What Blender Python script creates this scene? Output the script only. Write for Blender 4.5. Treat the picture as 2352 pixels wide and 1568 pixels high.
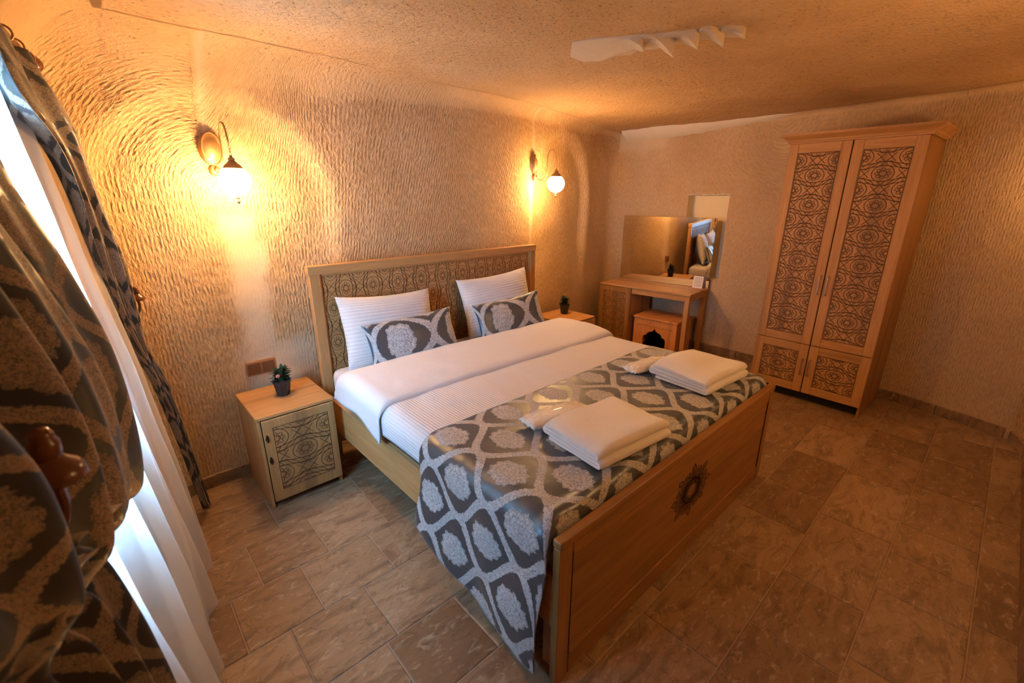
import bpy, bmesh, math, random
from mathutils import Vector, Matrix, noise
random.seed(7)
PI = math.pi
sc = bpy.context.scene
C = sc.collection
for o in list(bpy.data.objects): bpy.data.objects.remove(o)

# ------------------------------------------------------------------ camera, world, light, exposure
CAM = Vector((-0.936, -0.784, 1.754)); YAW, PITCH = math.radians(42.448), math.radians(17.909)
F = Vector((math.sin(YAW)*math.cos(PITCH), math.cos(YAW)*math.cos(PITCH), -math.sin(PITCH)))
Rv = Vector((math.cos(YAW), -math.sin(YAW), 0)); Uv = Rv.cross(F)
cd = bpy.data.cameras.new('camera'); cam = bpy.data.objects.new('camera', cd); C.objects.link(cam)
cd.sensor_width = 36; cd.lens = 36*1031.355/2352; cd.clip_start = 0.02
cam.matrix_world = Matrix(((Rv.x, Uv.x, -F.x, CAM.x), (Rv.y, Uv.y, -F.y, CAM.y), (Rv.z, Uv.z, -F.z, CAM.z), (0, 0, 0, 1)))
cd.dof.use_dof = True; cd.dof.focus_distance = 3.0; cd.dof.aperture_fstop = 2.8
sc.camera = cam

world = bpy.data.worlds.new('world'); sc.world = world; world.use_nodes = True
bg = world.node_tree.nodes['Background']; bg.inputs[0].default_value = (0.50, 0.72, 1.0, 1); bg.inputs[1].default_value = 2.5

LAMP_STRENGTH = 188.0; LAMP_COL = (1.0, 0.555, 0.215)
sc.view_settings.view_transform = 'Standard'; sc.view_settings.look = 'None'
sc.view_settings.exposure = 0.27; sc.view_settings.gamma = 1.0

def area(name, loc, target, sx, sy, power, col):
    l = bpy.data.lights.new(name, 'AREA'); l.shape = 'RECTANGLE'; l.size = sx; l.size_y = sy; l.energy = power; l.color = col
    o = bpy.data.objects.new(name, l); C.objects.link(o); o.location = loc
    o.rotation_euler = (Vector(target)-Vector(loc)).to_track_quat('-Z', 'Z').to_euler(); return o
# daylight: the sky outside the window in the left wall
day = area('window_daylight', (-1.85, 0.66, 1.55), (0.6, 0.50, 1.1), 1.5, 1.0, 500, (0.28, 0.59, 1.0))

# ------------------------------------------------------------------ helpers
class MB:
    def __init__(s): s.v = []; s.f = []; s.uv = None
    def add(s, vs, fs):
        b = len(s.v); s.v += [tuple(p) for p in vs]; s.f += [tuple(i+b for i in f) for f in fs]; return s
    def box(s, x0, x1, y0, y1, z0, z1):
        return s.add([(x0,y0,z0),(x1,y0,z0),(x1,y1,z0),(x0,y1,z0),(x0,y0,z1),(x1,y0,z1),(x1,y1,z1),(x0,y1,z1)],
                     [(0,3,2,1),(4,5,6,7),(0,1,5,4),(1,2,6,5),(2,3,7,6),(3,0,4,7)])
    def prism(s, poly, z0, z1, M=None):
        n = len(poly); vs = [(x,y,z0) for x,y in poly]+[(x,y,z1) for x,y in poly]
        if M: vs = [M @ Vector(p) for p in vs]
        return s.add(vs, [tuple(range(n-1,-1,-1)), tuple(range(n,2*n))]+[(i,(i+1)%n,n+(i+1)%n,n+i) for i in range(n)])
    def lathe(s, prof, n=20, c=(0,0,0), sx=1, sy=1, M=None):
        vs = []; m = len(prof)
        for r, z in prof:
            for k in range(n):
                a = 2*PI*k/n; p = Vector((r*sx*math.cos(a), r*sy*math.sin(a), z))
                if M: p = M @ p
                vs.append((p.x+c[0], p.y+c[1], p.z+c[2]))
        fs = [(j*n+k, j*n+(k+1)%n, (j+1)*n+(k+1)%n, (j+1)*n+k) for j in range(m-1) for k in range(n)]
        fs += [tuple(range(n-1,-1,-1)), tuple((m-1)*n+k for k in range(n))]
        return s.add(vs, fs)
    def tube(s, pts, r, n=8, closed=False):
        pts = [Vector(p) for p in pts]; m = len(pts); vs = []; up = None
        for i in range(m):
            if closed: t = pts[(i+1)%m]-pts[i-1]
            else: t = pts[min(i+1,m-1)]-pts[max(i-1,0)]
            t.normalize()
            if up is None: up = t.orthogonal().normalized()
            up = (up - t*up.dot(t)).normalized(); w = t.cross(up)
            rr = r[i] if isinstance(r, (list,tuple)) else r
            for k in range(n):
                a = 2*PI*k/n; vs.append(pts[i]+rr*(math.cos(a)*up+math.sin(a)*w))
        fs = [(j*n+k, j*n+(k+1)%n, ((j+1)%m)*n+(k+1)%n, ((j+1)%m)*n+k) for j in range(m if closed else m-1) for k in range(n)]
        if not closed: fs += [tuple(range(n-1,-1,-1)), tuple((m-1)*n+k for k in range(n))]
        return s.add(vs, fs)
    def grid(s, fn, nu, nv, uvfn=None):
        b = len(s.v)
        for j in range(nv+1):
            for i in range(nu+1): s.v.append(tuple(fn(i/nu, j/nv)))
        for j in range(nv):
            for i in range(nu):
                a = b+j*(nu+1)+i; s.f.append((a, a+1, a+nu+2, a+nu+1))
        if uvfn:
            if s.uv is None: s.uv = {}
            for j in range(nv+1):
                for i in range(nu+1): s.uv[b+j*(nu+1)+i] = uvfn(i/nu, j/nv)
        return s
    def mesh(s, name):
        m = bpy.data.meshes.new(name); m.from_pydata(s.v, [], s.f); m.update()
        if s.uv:
            l = m.uv_layers.new(name='UVMap')
            for lp in m.loops: l.data[lp.index].uv = s.uv.get(lp.vertex_index, (0, 0))
        return m
    def build(s, name, mat, parent=None, smooth=False, bevel=0, loc=None):
        m = s.mesh(name); o = bpy.data.objects.new(name, m); C.objects.link(o)
        m.materials.append(mat)
        if smooth:
            m.shade_smooth(); m.set_sharp_from_angle(angle=math.radians(smooth if smooth is not True else 40))
        if parent: o.parent = parent
        if loc: o.location = loc
        if bevel:
            b = o.modifiers.new('bevel', 'BEVEL'); b.width = bevel; b.segments = 2; b.limit_method = 'ANGLE'; b.angle_limit = 0.6
            m.shade_smooth(); m.set_sharp_from_angle(angle=math.radians(30))
        return o
def BOX(name, mat, parent, x0, x1, y0, y1, z0, z1, bevel=0.003): return MB().box(x0,x1,y0,y1,z0,z1).build(name, mat, parent, bevel=bevel)
def tag(o, label=None, cat=None, group=None, kind=None):
    for k, v in (('label',label),('category',cat),('group',group),('kind',kind)):
        if v: o[k] = v
    return o
def empty(name, loc, rz=0, **kw):
    o = bpy.data.objects.new(name, None); C.objects.link(o); o.location = loc; o.rotation_euler = (0,0,rz); o.empty_display_size = .1
    return tag(o, **kw)
def copy_tree(o, parent=None):
    c = o.copy(); C.objects.link(c); c.parent = parent
    for ch in o.children: copy_tree(ch, c)
    return c
def lerp(a, b, t): return a+(b-a)*t
def sst(a, b, x):
    t = min(1, max(0, (x-a)/(b-a))); return t*t*(3-2*t)
def table(xs, ys, x):
    if x <= xs[0]: return ys[0]
    for i in range(len(xs)-1):
        if x <= xs[i+1]:
            t = (x-xs[i])/(xs[i+1]-xs[i]); return lerp(ys[i], ys[i+1], t)
    return ys[-1]
def nz(x, y, z=0.0): return noise.noise(Vector((x, y, z)))

# ------------------------------------------------------------------ node helpers and materials
class NT:
    def __init__(s, name):
        s.m = bpy.data.materials.new(name); s.m.use_nodes = True; s.t = s.m.node_tree; s.t.nodes.clear()
    def n(s, typ, **kw):
        nd = s.t.nodes.new(typ)
        for k, v in kw.items(): setattr(nd, k, v)
        return nd
    def put(s, sock, v):
        if isinstance(v, bpy.types.NodeSocket): s.t.links.new(v, sock)
        elif v is not None: sock.default_value = v
    def math(s, op, a, b=None, c=None):
        nd = s.n('ShaderNodeMath', operation=op); s.put(nd.inputs[0], a)
        if b is not None: s.put(nd.inputs[1], b)
        if c is not None: s.put(nd.inputs[2], c)
        return nd.outputs[0]
    def coord(s, kind='Object'): return s.n('ShaderNodeTexCoord').outputs[kind]
    def mapping(s, vec, scale=(1,1,1), loc=(0,0,0), rot=(0,0,0)):
        nd = s.n('ShaderNodeMapping'); s.put(nd.inputs[0], vec); nd.inputs[1].default_value = loc; nd.inputs[2].default_value = rot; nd.inputs[3].default_value = scale
        return nd.outputs[0]
    def noise(s, vec, scale, detail=3, rough=.5, dist=0):
        nd = s.n('ShaderNodeTexNoise'); s.put(nd.inputs['Vector'], vec); nd.inputs['Scale'].default_value = scale
        nd.inputs['Detail'].default_value = detail; nd.inputs['Roughness'].default_value = rough; nd.inputs['Distortion'].default_value = dist
        return nd.outputs[0]
    def voronoi(s, vec, scale, feature='F1', out=0):
        nd = s.n('ShaderNodeTexVoronoi', feature=feature); s.put(nd.inputs['Vector'], vec); nd.inputs['Scale'].default_value = scale; return nd.outputs[out]
    def ramp(s, fac, stops):
        nd = s.n('ShaderNodeValToRGB'); s.put(nd.inputs[0], fac); e = nd.color_ramp.elements
        while len(e) < len(stops): e.new(.5)
        for k, (p, c) in enumerate(stops):
            e[k].position = p; e[k].color = c if len(c) == 4 else (*c, 1)
        return nd.outputs[0]
    def range(s, v, a, b, c=0., d=1., smooth=True):
        nd = s.n('ShaderNodeMapRange'); nd.interpolation_type = 'SMOOTHSTEP' if smooth else 'LINEAR'
        s.put(nd.inputs[0], v)
        for k, x in enumerate((a, b, c, d)): s.put(nd.inputs[k+1], x)
        return nd.outputs[0]
    def mix(s, f, a, b, mode='MIX'):
        nd = s.n('ShaderNodeMix', data_type='RGBA', blend_type=mode); s.put(nd.inputs[0], f)
        for sk, v in ((nd.inputs[6], a), (nd.inputs[7], b)):
            if isinstance(v, tuple) and len(v) == 3: v = (*v, 1)
            s.put(sk, v)
        return nd.outputs[2]
    def sep(s, v):
        nd = s.n('ShaderNodeSeparateXYZ'); s.put(nd.inputs[0], v); return nd.outputs
    def comb(s, x, y, z=0.):
        nd = s.n('ShaderNodeCombineXYZ')
        for k, v in enumerate((x, y, z)): s.put(nd.inputs[k], v)
        return nd.outputs[0]
    def bump(s, h, strength=1., dist=.005, normal=None):
        nd = s.n('ShaderNodeBump'); nd.inputs['Strength'].default_value = strength; nd.inputs['Distance'].default_value = dist
        s.put(nd.inputs['Height'], h)
        if normal: s.put(nd.inputs['Normal'], normal)
        return nd.outputs[0]
    def attr(s, name, out=1):
        nd = s.n('ShaderNodeAttribute', attribute_name=name); return nd.outputs[out]
    def bsdf(s, col=None, rough=.6, metal=0., normal=None, spec=None, **kw):
        nd = s.n('ShaderNodeBsdfPrincipled')
        if isinstance(col, tuple): col = (*col[:3], 1)
        s.put(nd.inputs['Base Color'], col); s.put(nd.inputs['Roughness'], rough); s.put(nd.inputs['Metallic'], metal)
        if normal: s.put(nd.inputs['Normal'], normal)
        if spec is not None: nd.inputs['Specular IOR Level'].default_value = spec
        for k, v in kw.items(): s.put(nd.inputs[k.replace('_',' ')], v)
        return nd.outputs[0]
    def out(s, sh):
        o = s.n('ShaderNodeOutputMaterial'); s.put(o.inputs[0], sh); return s.m
M = {}
def simple(name, col, rough=.5, metal=0., **kw):
    t = NT(name); M[name] = t.out(t.bsdf(col, rough, metal, **kw)); return M[name]
simple('black_plastic', (.02,.022,.024), .45); simple('gap_shade', (.012,.010,.009), .8)  # near-black colour standing in for the shade in gaps and recesses
simple('brass', (.34,.20,.085), .48, .6); simple('handle_metal', (.50,.33,.20), .35, .85); simple('hinge', (.04,.03,.025), .5, .6)
simple('leaf', (.022,.055,.03), .5); simple('soil', (.05,.035,.02), .9); simple('flower', (.85,.30,.24), .6)
simple('paper', (.78,.72,.68), .5); simple('ink', (.10,.08,.08), .6); simple('grout', (.36,.25,.16), .9)
simple('mahogany', (.11,.035,.012), .22); simple('window_frame', (.75,.75,.73), .4); simple('mirror_edge', (.20,.17,.12), .2, .5)
t = NT('mirror'); M['mirror'] = t.out(t.bsdf((.80,.78,.74), .02, 1.0))
simple('socket_brown', (.15,.062,.025), .35); simple('socket_surround', (.30,.135,.055), .4); simple('socket_dark', (.035,.018,.012), .4)

def wood(name, c1, c2, axis, rough=.5, dark=(.16,.075,.03)):
    t = NT(name); co = t.coord(); sc_ = [24., 24., 24.]; sc_[axis] = 1.6
    v = t.mapping(co, tuple(sc_)); rnd = t.n('ShaderNodeObjectInfo').outputs['Random']
    off = t.n('ShaderNodeVectorMath', operation='ADD'); t.put(off.inputs[0], v); t.put(off.inputs[1], t.comb(t.math('MULTIPLY', rnd, 37.), t.math('MULTIPLY', rnd, 19.), rnd)); v = off.outputs[0]
    g = t.noise(v, 1.2, 5, .6, 1.2); sc2 = [7., 7., 7.]; sc2[axis] = .5
    b = t.noise(t.mapping(co, tuple(sc2)), 1., 2); fine = t.noise(v, 9, 2)
    col = t.mix(t.range(g, .3, .72), c1, c2); col = t.mix(t.math('MULTIPLY', t.range(b, .50, .74), .55), col, dark)
    col = t.mix(t.math('MULTIPLY', t.range(fine, .45, .8), .18), col, dark)
    M[name] = t.out(t.bsdf(col, rough, 0., t.bump(t.math('ADD', g, t.math('MULTIPLY', fine, .4)), .25, .002)))
for k, a in (('x',0),('y',1),('z',2)):
    wood('oak_'+k, (.52,.280,.105), (.42,.205,.066), a)
    wood('oak_dark_'+k, (.36,.175,.050), (.235,.105,.028), a, .42, (.11,.05,.02))
wood('orange_wood', (.72,.33,.11), (.60,.25,.08), 2)
simple('carving', (.13,.062,.024), .75); simple('carving_pale', (.19,.090,.034), .75)  # the second is a paler brown for the headboard lattice lines

def tuff():
    t = NT('carved_tuff'); g = t.attr('groove'); gx, gy, gk = t.sep(g); pl = t.attr('plaster', 2); pos = t.coord()
    lowv = t.noise(pos, 2.2, 3)
    v1 = t.comb(t.math('MULTIPLY', gx, 78.), t.math('MULTIPLY', gy, 26.), 0.)
    n1 = t.noise(v1, 1., 3, .55, .3)
    n2 = t.noise(t.comb(t.math('MULTIPLY', gx, 14.), t.math('MULTIPLY', gy, 9.), 3.), 1., 2)
    wv = t.math('SINE', t.math('ADD', t.math('MULTIPLY', gx, 2*PI/.0185), t.math('MULTIPLY', n2, 2.6)))
    wv = t.math('MULTIPLY', wv, t.range(t.noise(t.comb(t.math('MULTIPLY', gx, 5.), t.math('MULTIPLY', gy, 24.), 1.), 1., 2), .35, .6))
    hw = t.math('ADD', t.math('MULTIPLY', n1, 1.5), t.math('MULTIPLY', wv, .15))
    c1 = t.noise(t.mapping(pos, (1., 1.25, 1.)), 34., 4, .6, .6); vor = t.voronoi(pos, 26.)
    pit = t.range(vor, .05, .20); c2 = t.noise(t.mapping(pos, (9.,30.,9.), rot=(0,0,.5)), 1., 3, .6)
    hc = t.math('ADD', t.math('ADD', t.math('MULTIPLY', c1, 1.6), t.math('MULTIPLY', c2, 1.4)), t.math('MULTIPLY', pit, 1.1))
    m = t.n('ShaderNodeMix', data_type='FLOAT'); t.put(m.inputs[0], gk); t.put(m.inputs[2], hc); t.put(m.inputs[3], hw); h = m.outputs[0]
    fine = t.noise(pos, 120., 3)
    h2 = t.math('MULTIPLY', h, t.math('SUBTRACT', 1., t.math('MULTIPLY', pl, .85)))
    h2 = t.math('ADD', h2, t.math('MULTIPLY', fine, .12)); lump = t.noise(pos, 5., 3)
    bm = t.bump(h2, 1., .011); bm = t.bump(t.math('MULTIPLY', lump, t.math('ADD', t.math('MULTIPLY', gk, .8), .2)), .5, .03, bm)
    col = t.mix(t.range(lowv, .35, .7), (.60,.395,.205), (.66,.450,.252))
    spots = t.range(t.voronoi(t.mapping(pos, loc=(4,2,1)), 7.), .03, .055)
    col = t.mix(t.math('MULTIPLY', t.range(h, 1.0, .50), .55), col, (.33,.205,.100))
    col = t.mix(t.math('MULTIPLY', t.math('SUBTRACT', 1., spots), .6), col, (.22,.13,.07))
    col = t.mix(t.math('MULTIPLY', pl, .75), col, (.66,.520,.365))
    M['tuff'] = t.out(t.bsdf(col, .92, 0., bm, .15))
tuff()
simple('tuff_plain', (.50,.36,.21), .95); simple('niche_plaster', (.90,.74,.46), .9); simple('white_plaster', (.72,.64,.52), .9)
t = NT('smooth_plaster'); pos = t.coord(); f = t.noise(pos, 30, 4)
M['smooth_plaster'] = t.out(t.bsdf(t.mix(f, (.60,.51,.40), (.68,.59,.475)), .9, 0., t.bump(f, .3, .004)))

def travertine():
    t = NT('travertine'); rnd = t.n('ShaderNodeObjectInfo').outputs['Random']; pos = t.coord()
    off = t.n('ShaderNodeVectorMath', operation='ADD'); t.put(off.inputs[0], pos)
    t.put(off.inputs[1], t.comb(t.math('MULTIPLY', rnd, 53.), t.math('MULTIPLY', rnd, 91.), t.math('MULTIPLY', rnd, 17.))); v = off.outputs[0]
    a = t.noise(t.mapping(v, (1.,2.6,1.)), 4., 5, .62, 1.4); b = t.noise(t.mapping(v, (1.,2.2,1.)), 14., 5, .65, .8); vein = t.noise(t.mapping(v, (1.,1.6,1.), loc=(3,1,0)), 3.2, 4, .6, 2.2)
    col = t.ramp(rnd, [(0,(.190,.105,.050)),(.35,(.325,.198,.104)),(.65,(.250,.150,.078)),(1,(.400,.260,.150))])
    col = t.mix(t.math('MULTIPLY', t.range(a, .42, .66), .75), col, (.15,.086,.044)); col = t.mix(t.math('MULTIPLY', t.range(b, .52, .72), .62), col, (.50,.37,.24))
    vv = t.math('ABSOLUTE', t.math('SUBTRACT', vein, .5)); col = t.mix(t.math('MULTIPLY', t.range(vv, .012, .0), .45), col, (.07,.042,.025))
    pit = t.range(t.noise(v, 60., 3, .6), .66, .74); col = t.mix(t.math('MULTIPLY', pit, .35), col, (.15,.10,.06))
    M['travertine'] = t.out(t.bsdf(col, t.range(b, .3, .7, .42, .60), 0., t.bump(t.math('ADD', t.math('MULTIPLY', a, .4), t.math('MULTIPLY', pit, -.5)), .25, .003), .4))
travertine()

def linen(name, col, stripe_axis=None, stripes=90.):
    t = NT(name); pos = t.coord('UV' if stripe_axis is not None else 'Object'); base = t.coord()
    w = t.noise(base, 9., 4); h = t.math('MULTIPLY', w, .5); nrm = t.bump(h, .35, .02)
    nrm = t.bump(t.noise(base, 700., 1), .08, .001, nrm); c = col
    if stripe_axis is not None:
        s = t.math('SINE', t.math('MULTIPLY', t.sep(pos)[stripe_axis], stripes*2*PI)); nrm = t.bump(s, .30, .0025, nrm)
        c = t.mix(t.range(s, -.3, .3), col, tuple(x*.93 for x in col))
    M[name] = t.out(t.bsdf(c, .75, 0., nrm, .2, Sheen_Weight=.2))
linen('white_linen', (.64,.605,.595)); linen('striped_linen', (.66,.63,.62), 1, 62.); linen('duvet_linen', (.64,.61,.605), 0, 62.)
t = NT('terry'); b = t.coord(); f = t.noise(b, 260., 2); w = t.noise(b, 11., 3)
M['terry'] = t.out(t.bsdf((.74,.71,.69), .95, 0., t.bump(f, .5, .003, t.bump(w, .4, .012)), .1, Sheen_Weight=.5))
t = NT('plastic_wrap'); b = t.coord(); f = t.noise(b, 45., 4, .6, 1.5)
M['plastic_wrap'] = t.out(t.bsdf((.84,.80,.76), .25, 0., t.bump(f, .7, .012), .5, Coat_Weight=.5, Coat_Roughness=.08))

W_, H_ = .34, .385
def damask(name, dark, light, sheen=.33, bumpd=.0015, metal=.5):
    t = NT(name); uv = t.coord('UV'); x, y, _ = t.sep(uv)
    jit = t.math('MULTIPLY', t.math('SUBTRACT', t.noise(uv, 110., 2), .5), .045)
    cosv = t.math('MULTIPLY', t.math('COSINE', t.math('MULTIPLY', y, 2*PI/H_)), W_/4)
    def lines(u0):
        d = t.math('SUBTRACT', t.math('SUBTRACT', x, u0), cosv) if u0 == 0 else t.math('ADD', t.math('SUBTRACT', x, u0), cosv)
        return t.math('ABSOLUTE', t.math('SUBTRACT', t.math('MODULO', t.math('ADD', d, 50*W_+W_/2), W_), W_/2))
    d = t.math('MINIMUM', lines(0), lines(W_/2))
    slope = t.math('ABSOLUTE', t.math('SINE', t.math('MULTIPLY', y, 2*PI/H_)))
    wid = t.math('ADD', t.math('MULTIPLY', slope, .010), .019)
    band = t.range(t.math('SUBTRACT', t.math('ADD', d, t.math('MULTIPLY', jit, .55)), wid), .002, -.002)
    def cell(u0, v0):
        ax = t.math('SUBTRACT', t.math('MODULO', t.math('ADD', t.math('SUBTRACT', x, u0), 50.5*W_), W_), W_/2)
        ay = t.math('SUBTRACT', t.math('MODULO', t.math('ADD', t.math('SUBTRACT', y, v0), 50.5*H_), H_), H_/2)
        return ax, ay
    med = None; core = None
    for u0, v0 in ((W_/4, H_/2), (3*W_/4, 0.)):
        ax, ay = cell(u0, v0)
        r = t.math('SQRT', t.math('ADD', t.math('POWER', t.math('DIVIDE', ax, .070), 2.), t.math('POWER', t.math('DIVIDE', ay, .088), 2.)))
        an = t.math('ARCTAN2', ax, ay); lob = t.math('ADD', t.math('MULTIPLY', t.math('COSINE', t.math('MULTIPLY', an, 13.)), .05), t.math('MULTIPLY', t.math('COSINE', t.math('MULTIPLY', an, 5.)), .05))
        rr = t.math('ADD', t.math('ADD', r, lob), t.math('MULTIPLY', jit, 7.)); m = t.range(rr, 1.03, .97)
        rings = t.range(t.math('SINE', t.math('MULTIPLY', rr, 22.)), .55, .95)
        med = m if med is None else t.math('MAXIMUM', med, m); q = t.math('MULTIPLY', m, rings)
        core = q if core is None else t.math('MAXIMUM', core, q)
    scrib = t.math('ABSOLUTE', t.math('SUBTRACT', t.noise(uv, 105., 2, .6, 1.8), .5)); scrib = t.range(scrib, .06, .02)
    fig = t.math('MAXIMUM', band, med)
    lace = t.math('MULTIPLY', fig, t.math('SUBTRACT', 1., t.math('MULTIPLY', scrib, .9)))
    lace = t.math('MULTIPLY', lace, t.math('SUBTRACT', 1., t.math('MULTIPLY', core, .35)))
    col = t.mix(lace, dark, light); base = t.coord()
    nrm = t.bump(lace, .5, bumpd); nrm = t.bump(t.noise(base, 6., 3), .25, .03, nrm)
    rough = t.range(fig, 0., 1., sheen, .75)
    M[name] = t.out(t.bsdf(col, rough, t.math('MULTIPLY', t.math('SUBTRACT', 1., fig), metal), nrm, .6, Sheen_Weight=.15))
damask('damask', (.084,.098,.112), (.60,.59,.58), .36)
damask('damask_curtain', (.036,.038,.037), (.34,.250,.172), .45, metal=.4)  # same cloth as the runner, with warm dim light put into its colours

t = NT('sheer'); tr = t.n('ShaderNodeBsdfTranslucent'); tr.inputs[0].default_value = (.92,.92,.92,1); df = t.n('ShaderNodeBsdfDiffuse'); df.inputs[0].default_value = (.80,.78,.76,1)
tp = t.n('ShaderNodeBsdfTransparent'); m1 = t.n('ShaderNodeMixShader'); m1.inputs[0].default_value = .66; t.put(m1.inputs[1], tr.outputs[0]); t.put(m1.inputs[2], df.outputs[0])
m2 = t.n('ShaderNodeMixShader'); m2.inputs[0].default_value = .42; t.put(m2.inputs[1], m1.outputs[0]); t.put(m2.inputs[2], tp.outputs[0]); M['sheer'] = t.out(m2.outputs[0])
t = NT('window_glass'); tp = t.n('ShaderNodeBsdfTransparent'); gl = t.n('ShaderNodeBsdfGlossy'); gl.inputs['Roughness'].default_value = .02
mm = t.n('ShaderNodeMixShader'); mm.inputs[0].default_value = .06; t.put(mm.inputs[1], tp.outputs[0]); t.put(mm.inputs[2], gl.outputs[0]); M['window_glass'] = t.out(mm.outputs[0])
t = NT('lamp_glass'); b = t.coord(); vo = t.voronoi(b, 75., 'DISTANCE_TO_EDGE'); low = t.range(t.sep(b)[2], -.005, -.055); dots = t.range(vo, .02, .08)
st = t.math('MULTIPLY', t.math('SUBTRACT', 1., t.math('MULTIPLY', t.math('MULTIPLY', low, t.math('SUBTRACT', 1., dots)), .985)), LAMP_STRENGTH)
em = t.n('ShaderNodeEmission'); em.inputs[0].default_value = (*LAMP_COL, 1); t.put(em.inputs[1], st); M['lamp_glass'] = t.out(em.outputs[0])
t = NT('lamp_glass_dim'); em = t.n('ShaderNodeEmission'); em.inputs[0].default_value = (*LAMP_COL, 1); em.inputs[1].default_value = LAMP_STRENGTH*.16; M['lamp_glass_dim'] = t.out(em.outputs[0])
t = NT('lamp_glass_soft'); em = t.n('ShaderNodeEmission'); em.inputs[0].default_value = (*LAMP_COL, 1); em.inputs[1].default_value = LAMP_STRENGTH*.5; M['lamp_glass_soft'] = t.out(em.outputs[0])

# ------------------------------------------------------------------ the cave shell
HC = 2.50
ctrl = [(-1.40,-1.19),(-1.29,-.5),(-1.235,0),(-1.17,.6),(-1.10,1.2),(-1.03,1.85),(-.99,2.29),(-.3,2.30),(.5,2.29),(1.3,2.285),(1.9,2.30),(2.25,2.395),(2.7,2.50),(3.3,2.66),(3.8,2.80),(4.19,2.83),
        (4.20,2.3),(4.21,1.5),(4.17,.6),(4.12,-.25),(4.05,-.55),(3.93,-.95),(3.82,-1.19),(3.0,-1.19),(2.,-1.19),(1.,-1.19),(0,-1.19)]
pts = ctrl[:]
for _ in range(3):
    q = []
    for i in range(len(pts)):
        a, b = Vector(pts[i]), Vector(pts[(i+1)%len(pts)]); q += [a.lerp(b,.25), a.lerp(b,.75)]
    pts = q
def resample(pts, step):
    L = [0.]
    for i in range(len(pts)): L.append(L[-1]+(Vector(pts[(i+1)%len(pts)])-Vector(pts[i])).length)
    n = int(L[-1]/step); out = []; k = 0
    for i in range(n):
        s = L[-1]*i/n
        while L[k+1] < s: k += 1
        f = (s-L[k])/(L[k+1]-L[k]); out.append(Vector(pts[k]).lerp(Vector(pts[(k+1)%len(pts)]), f))
    return out, L[-1]
PATH, PER = resample(pts, .036); NP = len(PATH)
NRM = []
for i in range(NP):
    d = (PATH[(i+1)%NP]-PATH[i-1]).normalized(); NRM.append(Vector((d.y, -d.x)))
def side(i):
    n = NRM[i]
    if n.x > .72: return 'left'
    if n.y < -.69: return 'back'
    if n.x < -.72: return 'right'
    if n.y > .69: return 'front'
    return 'back' if PATH[i].y > .5 else 'front'
SIDE = [side(i) for i in range(NP)]
def wall_x(y, sd):      # footprint x of the left or right wall at y
    c = [PATH[i].x for i in range(NP) if SIDE[i] == sd and abs(PATH[i].y-y) < .03]; return sum(c)/len(c)
def wall_y(x):
    c = [PATH[i].y for i in range(NP) if SIDE[i] == 'back' and abs(PATH[i].x-x) < .03]; return sum(c)/len(c)
def fillet(p, sd):
    rb = table([-1,-.2,.7,1.5,2.3,3.2,4.2],[.30,.27,.15,.11,.10,.10,.05], p.x)
    rr = .05
    rl = .28; rf = .22
    wb = sst(1.6, 2.3, p.y); wr = sst(3.4, 4.1, p.x); wl = sst(-.6, -1., p.x) if p.x < -.6 else 0
    r = lerp(rf, rb, wb); r = lerp(r, rr, wr); return lerp(r, rl, wl*(1-wb*.5))
zw = [0.0]
while zw[-1] < 2.12-.03: zw.append(zw[-1]+.0353)
zw[-1] = 2.12
NW = len(zw); NX = 5; NF = 9; NCR = 60
def smin(z): return sst(0.02, .35, z)
V3 = []; GR = []; PLA = []
cen = Vector((1.45, .65))
S0 = min(range(NP), key=lambda i: (PATH[i]-Vector((-.34,2.3))).length)
DUS = PER*(min(range(NP), key=lambda i: (PATH[i]-Vector((1.34,2.285))).length)-S0)/NP
smask = lambda x, z, x0, x1, z0, z1, e=.05: sst(x0-e, x0+e, x)*(1-sst(x1-e, x1+e, x))*sst(z0-e, z0+e, z)*(1-sst(z1-e, z1+e, z))
def arch(x, z, xc, hw, zt):
    if z < zt-hw: d = hw-abs(x-xc)
    else: d = hw-math.hypot(x-xc, (z-(zt-hw)))
    return sst(-.02, .10, d)
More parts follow.
